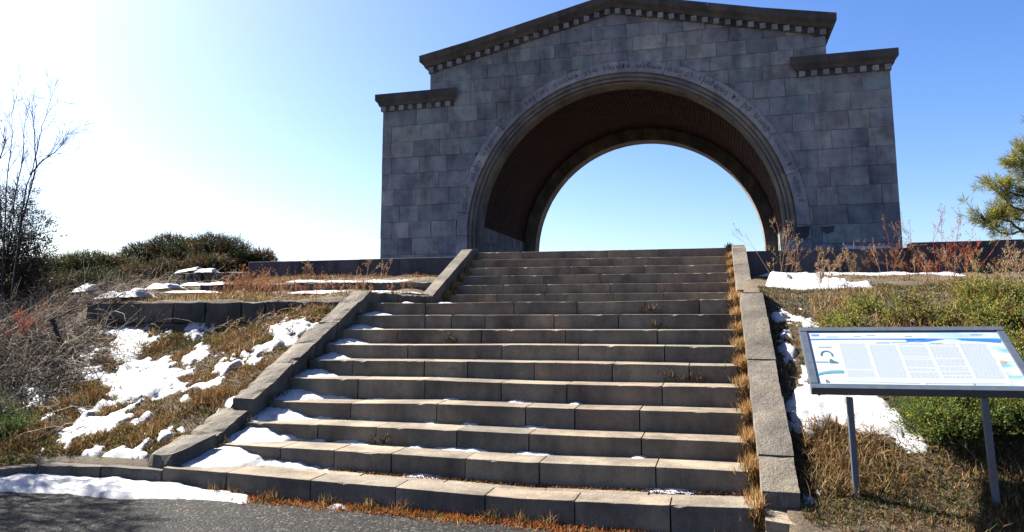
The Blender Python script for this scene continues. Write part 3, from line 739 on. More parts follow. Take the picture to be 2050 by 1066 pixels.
SN_R = [
 [(1566, 618), (1598, 620), (1606, 640), (1620, 636), (1657, 648), (1625, 654), (1590, 644), (1577, 630)],
 [(1541, 628), (1556, 624), (1562, 640), (1548, 644)], [(1552, 662), (1572, 660), (1578, 672), (1560, 676)], [(1566, 690), (1590, 684), (1592, 698), (1574, 702)], [(1570, 706), (1584, 703), (1583, 716), (1572, 716)],
 [(1575, 801), (1590, 790), (1600, 745), (1618, 740), (1628, 786), (1701, 780), (1755, 785), (1773, 820), (1808, 836), (1822, 847), (1848, 892), (1808, 885), (1768, 866), (1720, 862), (1669, 836), (1647, 852), (1620, 852), (1602, 861), (1586, 842)],
 [(1850, 790), (1902, 802), (1975, 806), (1969, 818), (1921, 832), (1905, 812), (1860, 800)], [(1820, 846), (1835, 828), (1852, 830), (1838, 848)], [(1609, 992), (1616, 986), (1634, 990), (1630, 1002), (1611, 1002)], [(1560, 838), (1574, 830), (1580, 850), (1566, 856)]]
def snow_field(polys, T, na=15):
    def hf(X, Y):
        Z = zt(X, Y); P = proj(np.stack([X, Y, Z + .02], -1)); h = np.full(X.shape, -.04)
        for q in polys: 
            s = sd_poly(P, q) + na * fbm(X * 6, Y * 6, 5) + 17 * fbm(X * 17 + Y * 6, Y * 9, 3) + 1.5; h = np.maximum(h, np.where(s > 0, T * (1 - np.exp(-s / 10)) + .008, s * .01))
        h = np.where((Y < 5.69) & (X < 0), -.03, h)
        return np.where(h > 0, h + .035 * fbm(X * 6, Y * 3, 3) * np.clip(h / T, 0, 1) + .032 * fbm(X * 15, Y * 9, 4), h)
    return hf
snow_grid('snow_cover_left', -11.2, -4.8, 5.64, 9.0, .03, snow_field(SN_L, .036, 21), zt, kind='stuff', label='melting snow patches on the grassy bank left of the stairs', cat='snow')
snow_grid('snow_cover_right', .52, 4.2, 5.6, 9.3, .03, snow_field(SN_R, .036, 24), zt, kind='stuff', label='melting snow patches on the bank behind the information board', cat='snow')
# snow ridge on the asphalt against the kerb
RIDGE = [(-60, 960), (0, 958), (40, 942), (134, 950), (161, 955), (215, 957), (322, 962), (389, 970), (456, 976), (502, 985), (503, 996), (483, 1000), (402, 992), (349, 992), (295, 989), (231, 993), (142, 985), (0, 985), (-60, 985)]
def hridge(X, Y):
    P = proj(np.stack([X, Y, np.full(X.shape, .06)], -1)); s = sd_poly(P, RIDGE) + 4 * fbm(X * 5, Y * 5, 4)
    return np.where(s > 0, .085 * (1 - np.exp(-s / 9)) + .03 * fbm(X * 3.5, Y * 5, 3) + .014 * fbm(X * 12, Y * 12, 3), s * .01)
snow_grid('snow_ridge', -7.2, -3.4, 4.6, 5.6, .025, hridge, z_asph, 'ploughed ridge of bluish snow on the asphalt along the left kerb', 'snow ridge')
for i, (u, v, r) in enumerate([(640, 1001, .05), (675, 1008, .10)]):
    P = at(u, v, Z=.04)
    snow_grid('snow_patch', P[0]-.16, P[0]+.16, P[1]-.1, P[1]+.1, .012, lambda X, Y, P=P, r=r: .03*(1-((X-P[0])/r)**2-((Y-P[1])/(r*.5))**2)+.02*fbm(X*15, Y*15, 3), z_asph, ['tiny lump of snow on the asphalt below the bottom step', 'small flat snow patch on the asphalt, right of a tiny lump'][i], 'snow patch', 'snow patches on the asphalt')
# snow mounds on the terraces, above eye level
def mound(name, u0, v0, u1, v1, Y, hpx, depth, label, seed, base_off=0.0):
    A = at(u0, v0, Y=Y); B = at(u1, v1, Y=Y); H = hpx / FPX * Y
    zb = lambda X, Yy: np.interp(X, [A[0], B[0]], [A[2], B[2]]) - base_off + 0 * Yy
    def hf(X, Yy):
        t = (X - A[0]) / (B[0] - A[0]); e = sstep(t / .12) * sstep((1 - t) / .12); v = np.abs(Yy - Y - depth/2) / (depth/2)
        return H * e * (1 - v**2) * (.95 + (.5 if hpx < 12 else 1.0) * fbm(X * 3.3 + seed, Yy * 2 + seed, 4)) + (.008 if hpx < 12 else .02) * fbm(X * 9 + seed, Yy * 9, 4) - .004
    return snow_grid(name, A[0], B[0], Y, Y + depth, .03, hf, zb, label, 'snow bank', 'snow banks on the terraces')
mound('snow_bank', 560, 587, 845, 590, 11.3, 9, .6, 'long white snow strip below the edging stones, left terrace', 1)
mound('snow_bank', 556, 565, 850, 566, 12.15, 7, .6, 'upper snow strip between edging stones and parapet, left of the stairs', 2)
mound('snow_bank', 180, 598, 268, 594, 9.3, 19, .6, 'snow bank behind bare twigs at the far left end of the old wall', 3)
mound('snow_bank', 285, 580, 333, 576, 10.2, 14, .5, 'small rounded snow heap left of the terrace strips', 4)
mound('snow_bank', 352, 572, 455, 572, 12.1, 9, .5, 'white snow strip under the ruined wall end', 5)
mound('snow_bank', 322, 586, 425, 586, 11.0, 6, .4, 'thin snow streak in ochre grass above the old wall', 6)
mound('snow_bank', 388, 545, 424, 545, 13.5, 9, .3, 'snow cap on the broken wall below the junipers', 7)
mound('snow_bank', 345, 548, 392, 540, 13.8, 10, .4, 'blue shaded snow lying on the ruined wall', 8)
mound('snow_bank', 1503, 553, 1960, 553, 12.6, 9, .5, 'straight snow strip along the foot of the right parapet wall', 9)
mound('snow_bank', 1526, 591, 1775, 586, 10.0, 34, 1.2, 'large bright snow mound on the right terrace beside the stairs', 10)
mound('snow_bank', 140, 585, 172, 583, 11.5, 26, .5, 'shaded blue snow showing through the far left thicket', 12)
mound('snow_bank', 1680, 499, 1800, 498, 15.2, 7, .25, 'scraps of snow at the foot of the right arch pier', 11)

# ------------------------------------------------------------------ grass and weeds
def blades(name, P, H, W, cols, lean=.5, kind='stuff', label=None, cat=None, parent=None, curl=.6, updir=None, mat=None):
    """curved two-segment blades at points P"""
    n = len(P); a = rng.random(n) * 2 * PI; H = np.broadcast_to(H, n) * rng.uniform(.5, 1.15, n); W = np.broadcast_to(W, n) * rng.uniform(.7, 1.3, n)
    ln = rng.normal(0, lean, n); ca, sa = np.cos(a), np.sin(a)
    d = np.stack([ca * ln, sa * ln, np.ones(n)], -1)
    if updir is not None: d = d + np.array(updir)
    d /= np.linalg.norm(d, axis=1, keepdims=True)
    d2 = d + np.stack([ca, sa, -np.ones(n) * .35], -1) * (curl * rng.random(n))[:, None]; d2 /= np.linalg.norm(d2, axis=1, keepdims=True)
    b = rng.random(n) * 2 * PI; s = np.stack([np.cos(b), np.sin(b), np.zeros(n)], -1) * W[:, None] * .5
    m = P + d * (H * .5)[:, None]; t = m + d2 * (H * .5)[:, None]
    V = np.stack([P - s, P + s, m + s * .8, m - s * .8, t], 1).reshape(-1, 3); i = np.arange(n)[:, None] * 5
    F = np.concatenate([i + [0, 1, 2], i + [0, 2, 3], i + [3, 2, 4]]); c = np.repeat(cols, 5, axis=0)
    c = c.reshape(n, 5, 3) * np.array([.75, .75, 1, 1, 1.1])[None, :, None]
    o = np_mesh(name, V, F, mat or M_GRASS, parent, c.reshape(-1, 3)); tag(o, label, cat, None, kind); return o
PAL = np.array([(.30, .18, .065), (.38, .25, .11), (.25, .12, .042), (.22, .085, .028), (.46, .33, .17), (.11, .115, .028), (.07, .09, .022), (.10, .06, .03)])
def pick(n, w):
    w = np.array(w, float); w /= w.sum(); c = PAL[rng.choice(len(PAL), n, p=w)]; return .56 * c * rng.uniform(.45, 1.45, (n, 1))
def snowmask(X, Y, polys):
    P = proj(np.stack([X, Y, zt(X, Y) + .03], -1)); s = np.full(X.shape, -99.)
    for q in polys: s = np.maximum(s, sd_poly(P, q) + 15 * fbm(X * 6, Y * 6, 5) + 9 * fbm(X * 17 + Y * 6, Y * 9, 3) + 2.5)
    return s
n = 30000
X = rng.uniform(-8.2, -4.7, n); Y = rng.uniform(5.35, 6.15, n); kk = Y > 5.66 - .85 * np.maximum(0, -5.9 - X); X, Y = X[kk], Y[kk]; Z = zt(X, Y) - .005; k = snowmask(X, Y, SN_L) < 0; X, Y, Z = X[k], Y[k], Z[k]; n = len(X)
blades('moss', np.stack([X, Y, Z], -1), .04, .009, pick(n, [1, 1.5, .6, .4, .4, 5, 4, 1]) * 1.3, lean=2.0, label='mossy green fringe of grass behind the left kerb', cat='grass', curl=1.2)
# left bank
n = 210000
X = rng.uniform(-10.5, -4.78, n); Y = rng.uniform(5.68, 8.93, n)
dens = .25 + 1.6 * fbm(X * 2.6, Y * 2.6, 5); keep = (rng.random(n) < np.clip(dens + .35, .15, 1)) & ((snowmask(X, Y, SN_L) < -1) | (rng.random(n) < .10))
X, Y = X[keep], Y[keep]; Z = zt(X, Y) - .01; n = len(X)
zone = fbm(X * 1.6 + 9, Y * 1.6, 5)
cols = np.where((zone > .08)[:, None], pick(n, [1, 1, 1, .6, .4, 4, 4, 1]), pick(n, [4, 3, 4, 3, 1.6, 1, .5, 3]))
hh = (.035 + .12 * np.clip(fbm(X * 2.7 + 4, Y * 2.7, 4) + .25, 0, 1)) * np.where(Y > 8, 1.2, 1) * np.where(rng.random(n) < .05, 1.8, 1)
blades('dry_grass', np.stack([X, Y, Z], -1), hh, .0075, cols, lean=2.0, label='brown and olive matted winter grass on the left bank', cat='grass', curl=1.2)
n = 130000
X = rng.uniform(-11, -4.76, n); Y = rng.uniform(5.66, 9.0, n); keep = snowmask(X, Y, SN_L) < 2; X, Y = X[keep], Y[keep]; n = len(X); Z = zt(X, Y) - .006
zone = fbm(X * 1.3 + 79, Y * 1.3, 4) + .5 * (rng.random(n) - .5)
cols = np.where((zone > .02)[:, None], pick(n, [1, .6, .6, .4, .2, 4, 4, 2]), pick(n, [3, 1.5, 3, 2, .8, 1.5, 1, 4]))
blades('matted_grass', np.stack([X, Y, Z], -1), .045, .009, cols * .8, lean=2.6, label='low matted undergrowth between the snow patches, left bank', cat='grass', curl=1.5)
# terraces left (9-13.6)
n = 52000
X = rng.uniform(-13, -4.78, n); Y = rng.uniform(9.2, 13.5, n); keep = (np.abs(Y - 12.05) > .1) & ~((X > -7.9) & (Y > 11.2) & (Y < 12)) & ~((X > -7.9) & (Y > 12.2) & (Y < 12.9)); X, Y = X[keep], Y[keep]; n = len(X)
Z = zt(X, Y) - .01; gold = sstep((10.6 - Y) / .8)
cols = np.where((rng.random(n) < gold)[:, None], pick(n, [5, 5, 1, .6, 3, 2.5, .6, 3]), pick(n, [3, 2, 4, 5, 1, 1, 1, 2]))
blades('dry_grass', np.stack([X, Y, Z], -1), .10 * np.clip(.75 + fbm(X*2, Y*2, 3), .3, 1.5), .010, cols, lean=1.0, label='ochre grass on the terrace above the old retaining wall', cat='grass')
# right bank
n = 170000
X = rng.uniform(.55, 5.6, n); Y = rng.uniform(4.7, 12.9, n); keep = (Y > 5.52 - .40 * np.maximum(0, X - .3)) & ((snowmask(X, Y, SN_R) < -1) | (rng.random(n) < .04)) & ~((Y > 10.2) & (Y < 12) & (X < 2.6) & (rng.random(n) < .9))
dens = .55 + 1.4 * fbm(X * 2.6, Y * 2.6, 5); keep &= rng.random(n) < np.clip(dens, .2, 1); X, Y = X[keep], Y[keep]; n = len(X); Z = zt(X, Y) - .01
zone = fbm(X * 1.3 + 29, Y * 1.3, 3) + .25 * sstep((6.1 - Y) / .5)
cols = np.where((zone > .10)[:, None], pick(n, [1, 1.2, .6, .6, .4, 4, 4, 1]), pick(n, [5, 4, 4, 3, 1.6, 1, .5, 3]))
hh = (.045 + .10 * np.clip(fbm(X * 2.3 + 4, Y * 2.3, 4) + .3, 0, 1)) * np.where(rng.random(n) < .05, 1.9, 1) * np.where(Y > 8.7, .38, 1)
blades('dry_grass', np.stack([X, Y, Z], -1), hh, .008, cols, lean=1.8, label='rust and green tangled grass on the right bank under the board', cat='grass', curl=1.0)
n = 42000
X = rng.uniform(.5, 4.2, n); Y = rng.uniform(4.5, 6.4, n); k = Y > 5.54 - .40 * np.maximum(0, X - .3); X, Y = X[k], Y[k]; n = len(X); Z = zt(X, Y) - .008
zone = fbm(X * 2.2 + 49, Y * 2.2, 4)
cols = np.where((zone > -.05)[:, None], pick(n, [1, 1.5, .8, .6, .4, 5, 4, 1.5]), pick(n, [5, 4, 4, 3, 1.6, 2, 1, 3]))
blades('short_grass', np.stack([X, Y, Z], -1), .05 + .05 * np.clip(fbm(X*3, Y*3, 3) + .2, 0, 1), .0065, cols, lean=1.6, label='short mossy green and brown grass behind the right kerb', cat='grass', curl=1.2)
n = 90000
X = rng.uniform(.52, 5.6, n); Y = rng.uniform(5.5, 10.6, n); keep = snowmask(X, Y, SN_R) < 2; X, Y = X[keep], Y[keep]; n = len(X); Z = zt(X, Y) - .006
zone = fbm(X * 1.3 + 79, Y * 1.3, 4) + .5 * (rng.random(n) - .5)
cols = np.where((zone > -.02)[:, None], pick(n, [1, .6, .6, .4, .2, 5, 4, 2]), pick(n, [3, 1.5, 3, 2, .8, 1.5, 1, 3]))
blades('matted_grass', np.stack([X, Y, Z], -1), .05, .010, cols * .85, lean=2.6, label='low matted undergrowth on the right bank among the junipers', cat='grass', curl=1.5)
n = 11000
X = rng.uniform(1.0, 5.0, n); Y = rng.uniform(7.2, 9.2, n); keep = fbm(X * 2.5, Y * 2.5, 3) > -.02; X, Y = X[keep], Y[keep]; n = len(X); Z = zt(X, Y) + .03
blades('dry_stalks', np.stack([X, Y, Z], -1), .13, .007, 1.3 * pick(n, [4, 5, 4, 2, 4, .3, .2, 1]), lean=1.0, label='pale dry stalks poking through the creeping junipers', cat='grass', curl=.9)
# long straw tangle near the right cheek and between the board's legs
n = 2200
X = .62 + np.abs(rng.normal(0, .38, n)); Y = rng.uniform(5.75, 6.6, n); Z = zt(X, Y)
blades('straw_tangle', np.stack([X, Y, Z], -1), .17, .006, pick(n, [4, 5, 3, 2, 4, .3, .2, 2]), lean=2.2, curl=1.6, label='long pale straw tangled around the left leg of the board', cat='straw')
# golden weeds between steps and right cheek
def strip_pts(k0, k1, n, xc, sd):
    P = []
    for k in range(k0, k1 + 1):
        m = int(n * rng.uniform(.25, 1.7)); x = xc - math.copysign(1, sd) * np.abs(rng.normal(0, abs(sd), m)) + math.copysign(.02, sd); fr_ = rng.random(m) < .4; y = np.where(fr_, STEP_Y[k] - .006, STEP_Y[k] + rng.uniform(.0, .37, m)); z = zstep(k, 0) + np.where(fr_, rng.uniform(-.17, 0, m), 0)
        P.append(np.stack([x, y, z], -1))
    return np.concatenate(P)
P = strip_pts(1, 10, 520, .245, .05); P[:, 0] = np.minimum(P[:, 0], .27); blades('step_weeds', P, .11, .006, 1.7 * pick(len(P), [6, 3, 5, 3, 1, 1.2, .3, 1]), lean=.8, label='golden dead grass growing between the lower steps and right side wall', cat='weeds')
P = strip_pts(11, 16, 420, .28, .04); P[:, 0] = np.minimum(P[:, 0], .30); blades('step_weeds', P, .11, .007, 1.7 * pick(len(P), [6, 3, 5, 3, 1, 1.2, .3, 1]), lean=.8, label='rusty dead grass along the right edge of the upper flight', cat='weeds')
P = strip_pts(11, 14, 300, -4.47, -.05); blades('step_weeds', P, .10, .008, 1.7 * pick(len(P), [6, 4, 2, 1, 1, 2, 1, 1]), lean=.8, label='dry leafy weeds under the upper left side wall', cat='weeds')
P = strip_pts(2, 9, 90, -4.45, -.04); blades('step_weeds', P, .07, .006, pick(len(P), [3, 2, 4, 2, 1, 2, 2, 1]), lean=.9, label='sparse weeds in the left corners of the lower steps', cat='weeds')
# litter and grass at the foot of the bottom step
n = 15000
X = rng.uniform(-4.6, .6, n); sp_ = np.abs(rng.normal(0, .07, n)); keep = rng.random(n) < np.clip(.42 + .5*sstep((X + 3.4)/1.2) + .9*fbm(X*4, X*0, 3), .05, 1); X = X[keep]; Y = 5.50 - sp_[keep]; n = len(X)
Z = z_asph(X, Y) - .003
orange = .7 * np.array([(.34, .10, .025), (.40, .16, .05), (.26, .07, .02), (.30, .2, .07), (.10, .11, .03)])
cols = orange[rng.choice(5, n, p=[.32, .25, .18, .15, .10])] * rng.uniform(.7, 1.2, (n, 1))
blades('leaf_litter', np.stack([X, Y, Z], -1), .06, .007, cols, lean=1.8, curl=1.5, label='orange needles and dry sprigs along the foot of the bottom step', cat='litter')
n = 2600; X = rng.uniform(-3.3, .25, n); Y = 5.93 - np.abs(rng.normal(0, .02, n)); Z = np.array([zstep(1, x) for x in X])
blades('leaf_litter', np.stack([X, Y, Z], -1), .025, .008, orange[rng.choice(5, n, p=[.2, .2, .2, .15, .25])] * .6, lean=2, label='thin line of dirt and needles at the back of the first tread', cat='litter')
# sprigs growing out of risers, each a small tuft
for i, (k, u, v, w) in enumerate([(2, 540, 870, 'below the left snow drift tail'), (3, 762, 888, 'orange, left of the middle'), (6, 1345, 752, 'golden, right part'), (6, 1395, 725, 'small pale, right part'), (9, 1320, 640, 'olive, right part'), (10, 1300, 600, 'on the top nosing, right part'), (8, 905, 655, 'mossy, left part')]):
    P0 = at(u, v, Y=STEP_Y[k] - .03); m = 60; P = np.array([P0[0], STEP_Y[k] - .02, zstep(k, P0[0]) - .14]) + rng.normal(0, .035, (m, 3)) * [1.7, .2, .7]; P[:, 1] = np.minimum(P[:, 1], STEP_Y[k] - .008)
    o = blades('weed_tuft', P, rng.uniform(.03, .13, m), .006, pick(m, [5, 4, 4, 3, 3, 2, 1, 1]), lean=1.2, kind=None, curl=1.3); tag(o, 'dry weed tuft against the riser of the %s step, %s' % (ORD[k-1], w), 'weed', 'weed tufts on the risers')
for i, (u, w) in enumerate([(430, 'under the first joint'), (470, 'second clump from the left'), (535, 'beyond the end of the snow ridge'), (655, 'left of the small snow lumps'), (740, 'right of the small snow lumps'), (800, 'below the wide joint'), (985, 'pale curled stalks near the middle'), (1045, 'bent stalks, middle'), (1100, 'curled stalks right of the middle'), (1450, 'grey stalks near the right end')]):
    P0 = at(u, 1000, Y=5.47); m = 70; P = np.array([P0[0], 5.46, float(z_asph(P0[0], 5.46))]) + rng.normal(0, .03, (m, 3)) * [1.3, .6, .1]
    o = blades('grass_tuft', P, .12, .006, pick(m, [5, 4, 5, 3, 2, 1, .5, 1]), lean=.7, curl=1.4, kind=None); tag(o, 'dry grass tuft below bottom step, %s' % w, 'grass tuft', 'grass tufts below the bottom step')

# ------------------------------------------------------------------ tubes, twigs, trees
def tubes(name, segs, mat, parent=None, sides=4, cols=None, smooth=True):
    """segs: list of polylines [(pts (m,3), radii (m,))]"""
    Vs = []; Fs = []; Cs = []; b = 0
    for i, (P, R) in enumerate(segs):
        P = np.asarray(P, float); R = np.broadcast_to(R, len(P)); m = len(P)
        T = np.gradient(P, axis=0); T /= np.linalg.norm(T, axis=1, keepdims=True) + 1e-9
        up_ = np.array([0, 0, 1.]) if abs(T[0, 2]) < .9 else np.array([1., 0, 0])
        A = np.cross(T, up_); A /= np.linalg.norm(A, axis=1, keepdims=True) + 1e-9; B = np.cross(T, A)
        for s in range(sides):
            a = 2 * PI * s / sides; Vs.append(P + (A * math.cos(a) + B * math.sin(a)) * R[:, None])
        k = np.arange(m - 1)
        for s in range(sides):
            s2 = (s + 1) % sides; Fs.append(np.stack([b + s*m + k, b + s*m + k + 1, b + s2*m + k + 1, b + s2*m + k], -1))
        if cols is not None: Cs.append(np.tile(cols[i], (m * sides, 1)))
        b += m * sides
    V = np.concatenate(Vs); F = np.concatenate(Fs)
    C = np.concatenate(Cs) if cols is not None else np.tile((.06, .045, .035), (len(V), 1))
    return np_mesh(name, V, F, mat, parent, C, smooth)
def grow(start, d, L, r, depth, out, bend=.25, kids=(2, 4), spread=.6, grav=0.0, nseg=6, shrink=.62, target=None):
    P = [np.array(start, float)]; d = np.array(d, float); d /= np.linalg.norm(d)
    for i in range(nseg):
        d = d + rng.normal(0, bend / nseg**.5, 3) * .6 + np.array([0, 0, grav / nseg]); d /= np.linalg.norm(d); P.append(P[-1] + d * L / nseg)
    P = np.array(P); R = np.linspace(r, r * .45, len(P)); out.append((P, R, depth))
    if depth <= 0: return
    for _ in range(rng.integers(kids[0], kids[1] + 1)):
        t = rng.uniform(.25, 1) * nseg; i = int(min(t, nseg - 1)); p = P[i] + (P[i+1] - P[i]) * (t - i); dd = P[i+1] - P[i]; dd /= np.linalg.norm(dd)
        nd = dd + rng.normal(0, spread, 3); nd /= np.linalg.norm(nd)
        grow(p, nd, L * shrink * rng.uniform(.7, 1.15), R[i] * .6, depth - 1, out, bend, kids, spread, grav, max(3, nseg - 1), shrink)
def leader(points, Y, r0, r1):
    P = np.array([at(u, v, Y=Y + dy) for (u, v, dy) in points]); 
    t = np.linspace(0, len(P) - 1, len(P) * 4 - 3); Q = np.stack([np.interp(t, range(len(P)), P[:, j]) for j in range(3)], -1)
    Q[1:-1] += rng.normal(0, .008, Q[1:-1].shape); return Q, np.linspace(r0, r1, len(Q))
def bare_tree(label, leaders, Y, group=None, r=.015, twig_len=.45, ntw=26, col=(.035, .03, .035)):
    root = tag(empty('bare_tree', at(leaders[0][0][0], leaders[0][0][1], Y=Y)), label, 'tree', group); segs = []; main = []
    for L in leaders:
        Q, R = leader(L, Y, r, r * .12); main.append((Q, R))
        for _ in range(ntw):
            i = rng.integers(len(Q) // 6, len(Q) - 1); d = Q[i] - Q[i-1]; d /= np.linalg.norm(d)
            nd = d + rng.normal(0, .42, 3) + np.array([0, 0, .15]); grow(Q[i], nd, twig_len * rng.uniform(.4, 1.1), R[i] * .5 + .0015, 2, segs, bend=.35, kids=(1, 3), spread=.38, grav=.15)
    o = tubes('trunk', main, M_BARK, None, 6, [col] * len(main)); rel(o, root)
    o = tubes('twigs', [(P, np.maximum(R, .0022)) for P, R, d in segs], M_BARK, None, 3, [col] * len(segs)); rel(o, root); o['kind'] = 'stuff'; return root
bare_tree('tall leafless tree at the left edge, forked stems against the white sky', [
    [(18, 640, 0), (38, 470, 0), (50, 385, 0), (71, 320, 0), (80, 270, .1), (88, 242, .1), (101, 205, .1), (113, 158, .2)],
    [(38, 470, 0), (72, 330, .1), (68, 262, .1), (66, 240, .1), (54, 195, .2)],
    [(60, 350, 0), (86, 322, -.1), (115, 300, -.1), (138, 272, -.1)]], 10.0, ntw=16)
bare_tree('leafless tree cut by the left frame edge, thinner leaning stem', [
    [(4, 640, 0), (8, 480, 0), (15, 345, 0), (25, 265, .1), (23, 230, .1), (36, 190, .2)],
    [(2, 480, 0), (0, 380, 0), (-12, 280, 0)], [(-10, 520, 0), (-25, 300, 0), (-40, 180, 0)], [(25, 430, 0), (48, 300, 0), (52, 215, .1)], [(-5, 330, 0), (12, 285, 0), (-2, 250, 0)]], 10.4, ntw=14)
# thicket of bramble stems
def bramble(label, uvs, Y, n, L, seed, arch_=.9, col=((.20, .165, .13), (.03, .022, .018), (.26, .21, .16), (.04, .032, .026), (.09, .06, .04), (.025, .02, .018)), rad=.0055):
    segs = []; cols = []; cen = at(*uvs[0], Y=Y)
    for i in range(n):
        u, v = uvs[rng.integers(len(uvs))]; p = np.array(at(u + rng.normal(0, 34), v, Y=Y + rng.normal(0, .5))); gx, gy = p[0], p[1]; p[2] = float(zt(gx, gy)) 
        a = rng.random() * 2 * PI; l = L * rng.uniform(.5, 1.3); lift = rng.uniform(.35, 1.0) * arch_; t = np.linspace(0, 1, 9)
        Q = p + np.stack([math.cos(a) * t * l, math.sin(a) * t * l * .7, lift * l * (t * 1.15 - t**2 * .95)], -1) + rng.normal(0, .012, (9, 3)); segs.append((Q, np.linspace(rad, rad*.35, 9))); cols.append(col[rng.integers(len(col))])
        for _ in range(3):
            j = rng.integers(2, 8); sub = []; grow(Q[j], rng.normal(0, 1, 3) + [0, 0, .5], l * .35, rad*.55, 1, sub, bend=.4, kids=(0, 2)); 
            for P_, R_, _d in sub: segs.append((P_, np.maximum(R_, .0016))); cols.append(cols[-1])
    root = tag(empty('bramble_bush', cen), label, 'shrub', 'bare bramble bushes on the left bank'); o = tubes('stems', segs, M_BARK, None, 3, cols); rel(o, root); o['kind'] = 'stuff'; return root
bramble('grey bramble thicket at the far left under the leafless trees', [(10, 640), (40, 620), (70, 600)], 8.6, 330, 1.0, 1)
bramble('dense twiggy bramble above the dark fallen limb', [(60, 700), (100, 680), (130, 650)], 8.0, 330, .85, 2)
bramble('arching pale bramble stems in front of the old wall end', [(150, 640), (190, 610), (230, 600)], 9.6, 170, .85, 3, col=((.24, .20, .14), (.12, .10, .08), (.3, .24, .17)))
bramble('low brown bramble at the left edge above the green juniper', [(10, 760), (40, 730), (80, 740)], 7.2, 280, .6, 4)
bramble('tangled dry stems hanging over the old wall beside the left side wall', [(520, 640), (560, 635), (620, 630), (470, 640)], 8.7, 110, .35, 5, col=((.24, .15, .08), (.12, .10, .08), (.3, .2, .1)))
bramble('grey twiggy bramble filling the slope behind the leafless trees', [(20, 600), (80, 580), (140, 590), (50, 560)], 10.5, 260, 1.0, 7)
bramble('dark bramble with snow beneath it, left of the main snow field', [(60, 780), (120, 760), (30, 800), (150, 720)], 7.5, 160, .5, 8)
bramble('arched dead stems below the dark junipers', [(260, 570), (310, 560), (340, 555)], 12.3, 120, .9, 6, col=((.24, .20, .14), (.14, .12, .09), (.3, .24, .17)))
# dark fallen limb
limb = tag(empty('fallen_limb', at(120, 690, Y=7.8)), 'thick dark limb leaning out of the bramble thicket', 'branch')
Q1, R1 = leader([(102, 640, 0), (112, 660, 0), (124, 690, 0), (134, 720, -.1)], 7.8, .03, .022); Q2, R2 = leader([(102, 640, 0), (150, 620, .1), (210, 605, .2), (255, 585, .4)], 7.8, .012, .004); Q3, R3 = leader([(112, 660, 0), (80, 680, 0), (40, 720, -.2)], 7.8, .012, .004)
rel(tubes('limb', [(Q1, R1), (Q2, R2), (Q3, R3)], M_BARK, None, 6, [(.03, .025, .022)] * 3), limb)

# evergreen foliage made of leafy sprays
def foliage(name, bases, dirs, L, nleaf, lw, ll, cols, parent=None, fan=.5, droop=0.0):
    """bases (n,3) dirs (n,3): along every spray nleaf small leaf quads"""
    n = len(bases); d = dirs / (np.linalg.norm(dirs, axis=1, keepdims=True) + 1e-9); L = np.broadcast_to(L, n) * rng.uniform(.6, 1.25, n)
    t = np.tile(np.linspace(.05, 1, nleaf), (n, 1)) + rng.normal(0, .03, (n, nleaf))
    C = bases[:, None, :] + d[:, None, :] * (t * L[:, None])[..., None]; C[..., 2] -= droop * (t * L[:, None])**2
    ld = d[:, None, :] + rng.normal(0, fan, (n, nleaf, 3)); ld /= np.linalg.norm(ld, axis=-1, keepdims=True)
    sd_ = np.cross(ld, rng.normal(0, 1, (n, nleaf, 3))); sd_ /= np.linalg.norm(sd_, axis=-1, keepdims=True) + 1e-9
    sc = (1.15 - .6 * np.clip(t, 0, 1))[..., None] * rng.uniform(.7, 1.3, (n, nleaf, 1))
    tip = C + ld * ll * sc; mid = C + ld * ll * .45 * sc; s = sd_ * lw * .5 * sc
    V = np.stack([C, mid + s, tip, mid - s], 2).reshape(-1, 3); F = np.arange(len(V)).reshape(-1, 4)
    c = np.repeat(np.repeat(cols[:, None, :], nleaf, 1) * rng.uniform(.75, 1.3, (n, nleaf, 1)), 4, axis=1).reshape(-1, 3) if True else None
    return np_mesh(name, V, F, M_LEAF, parent, c)
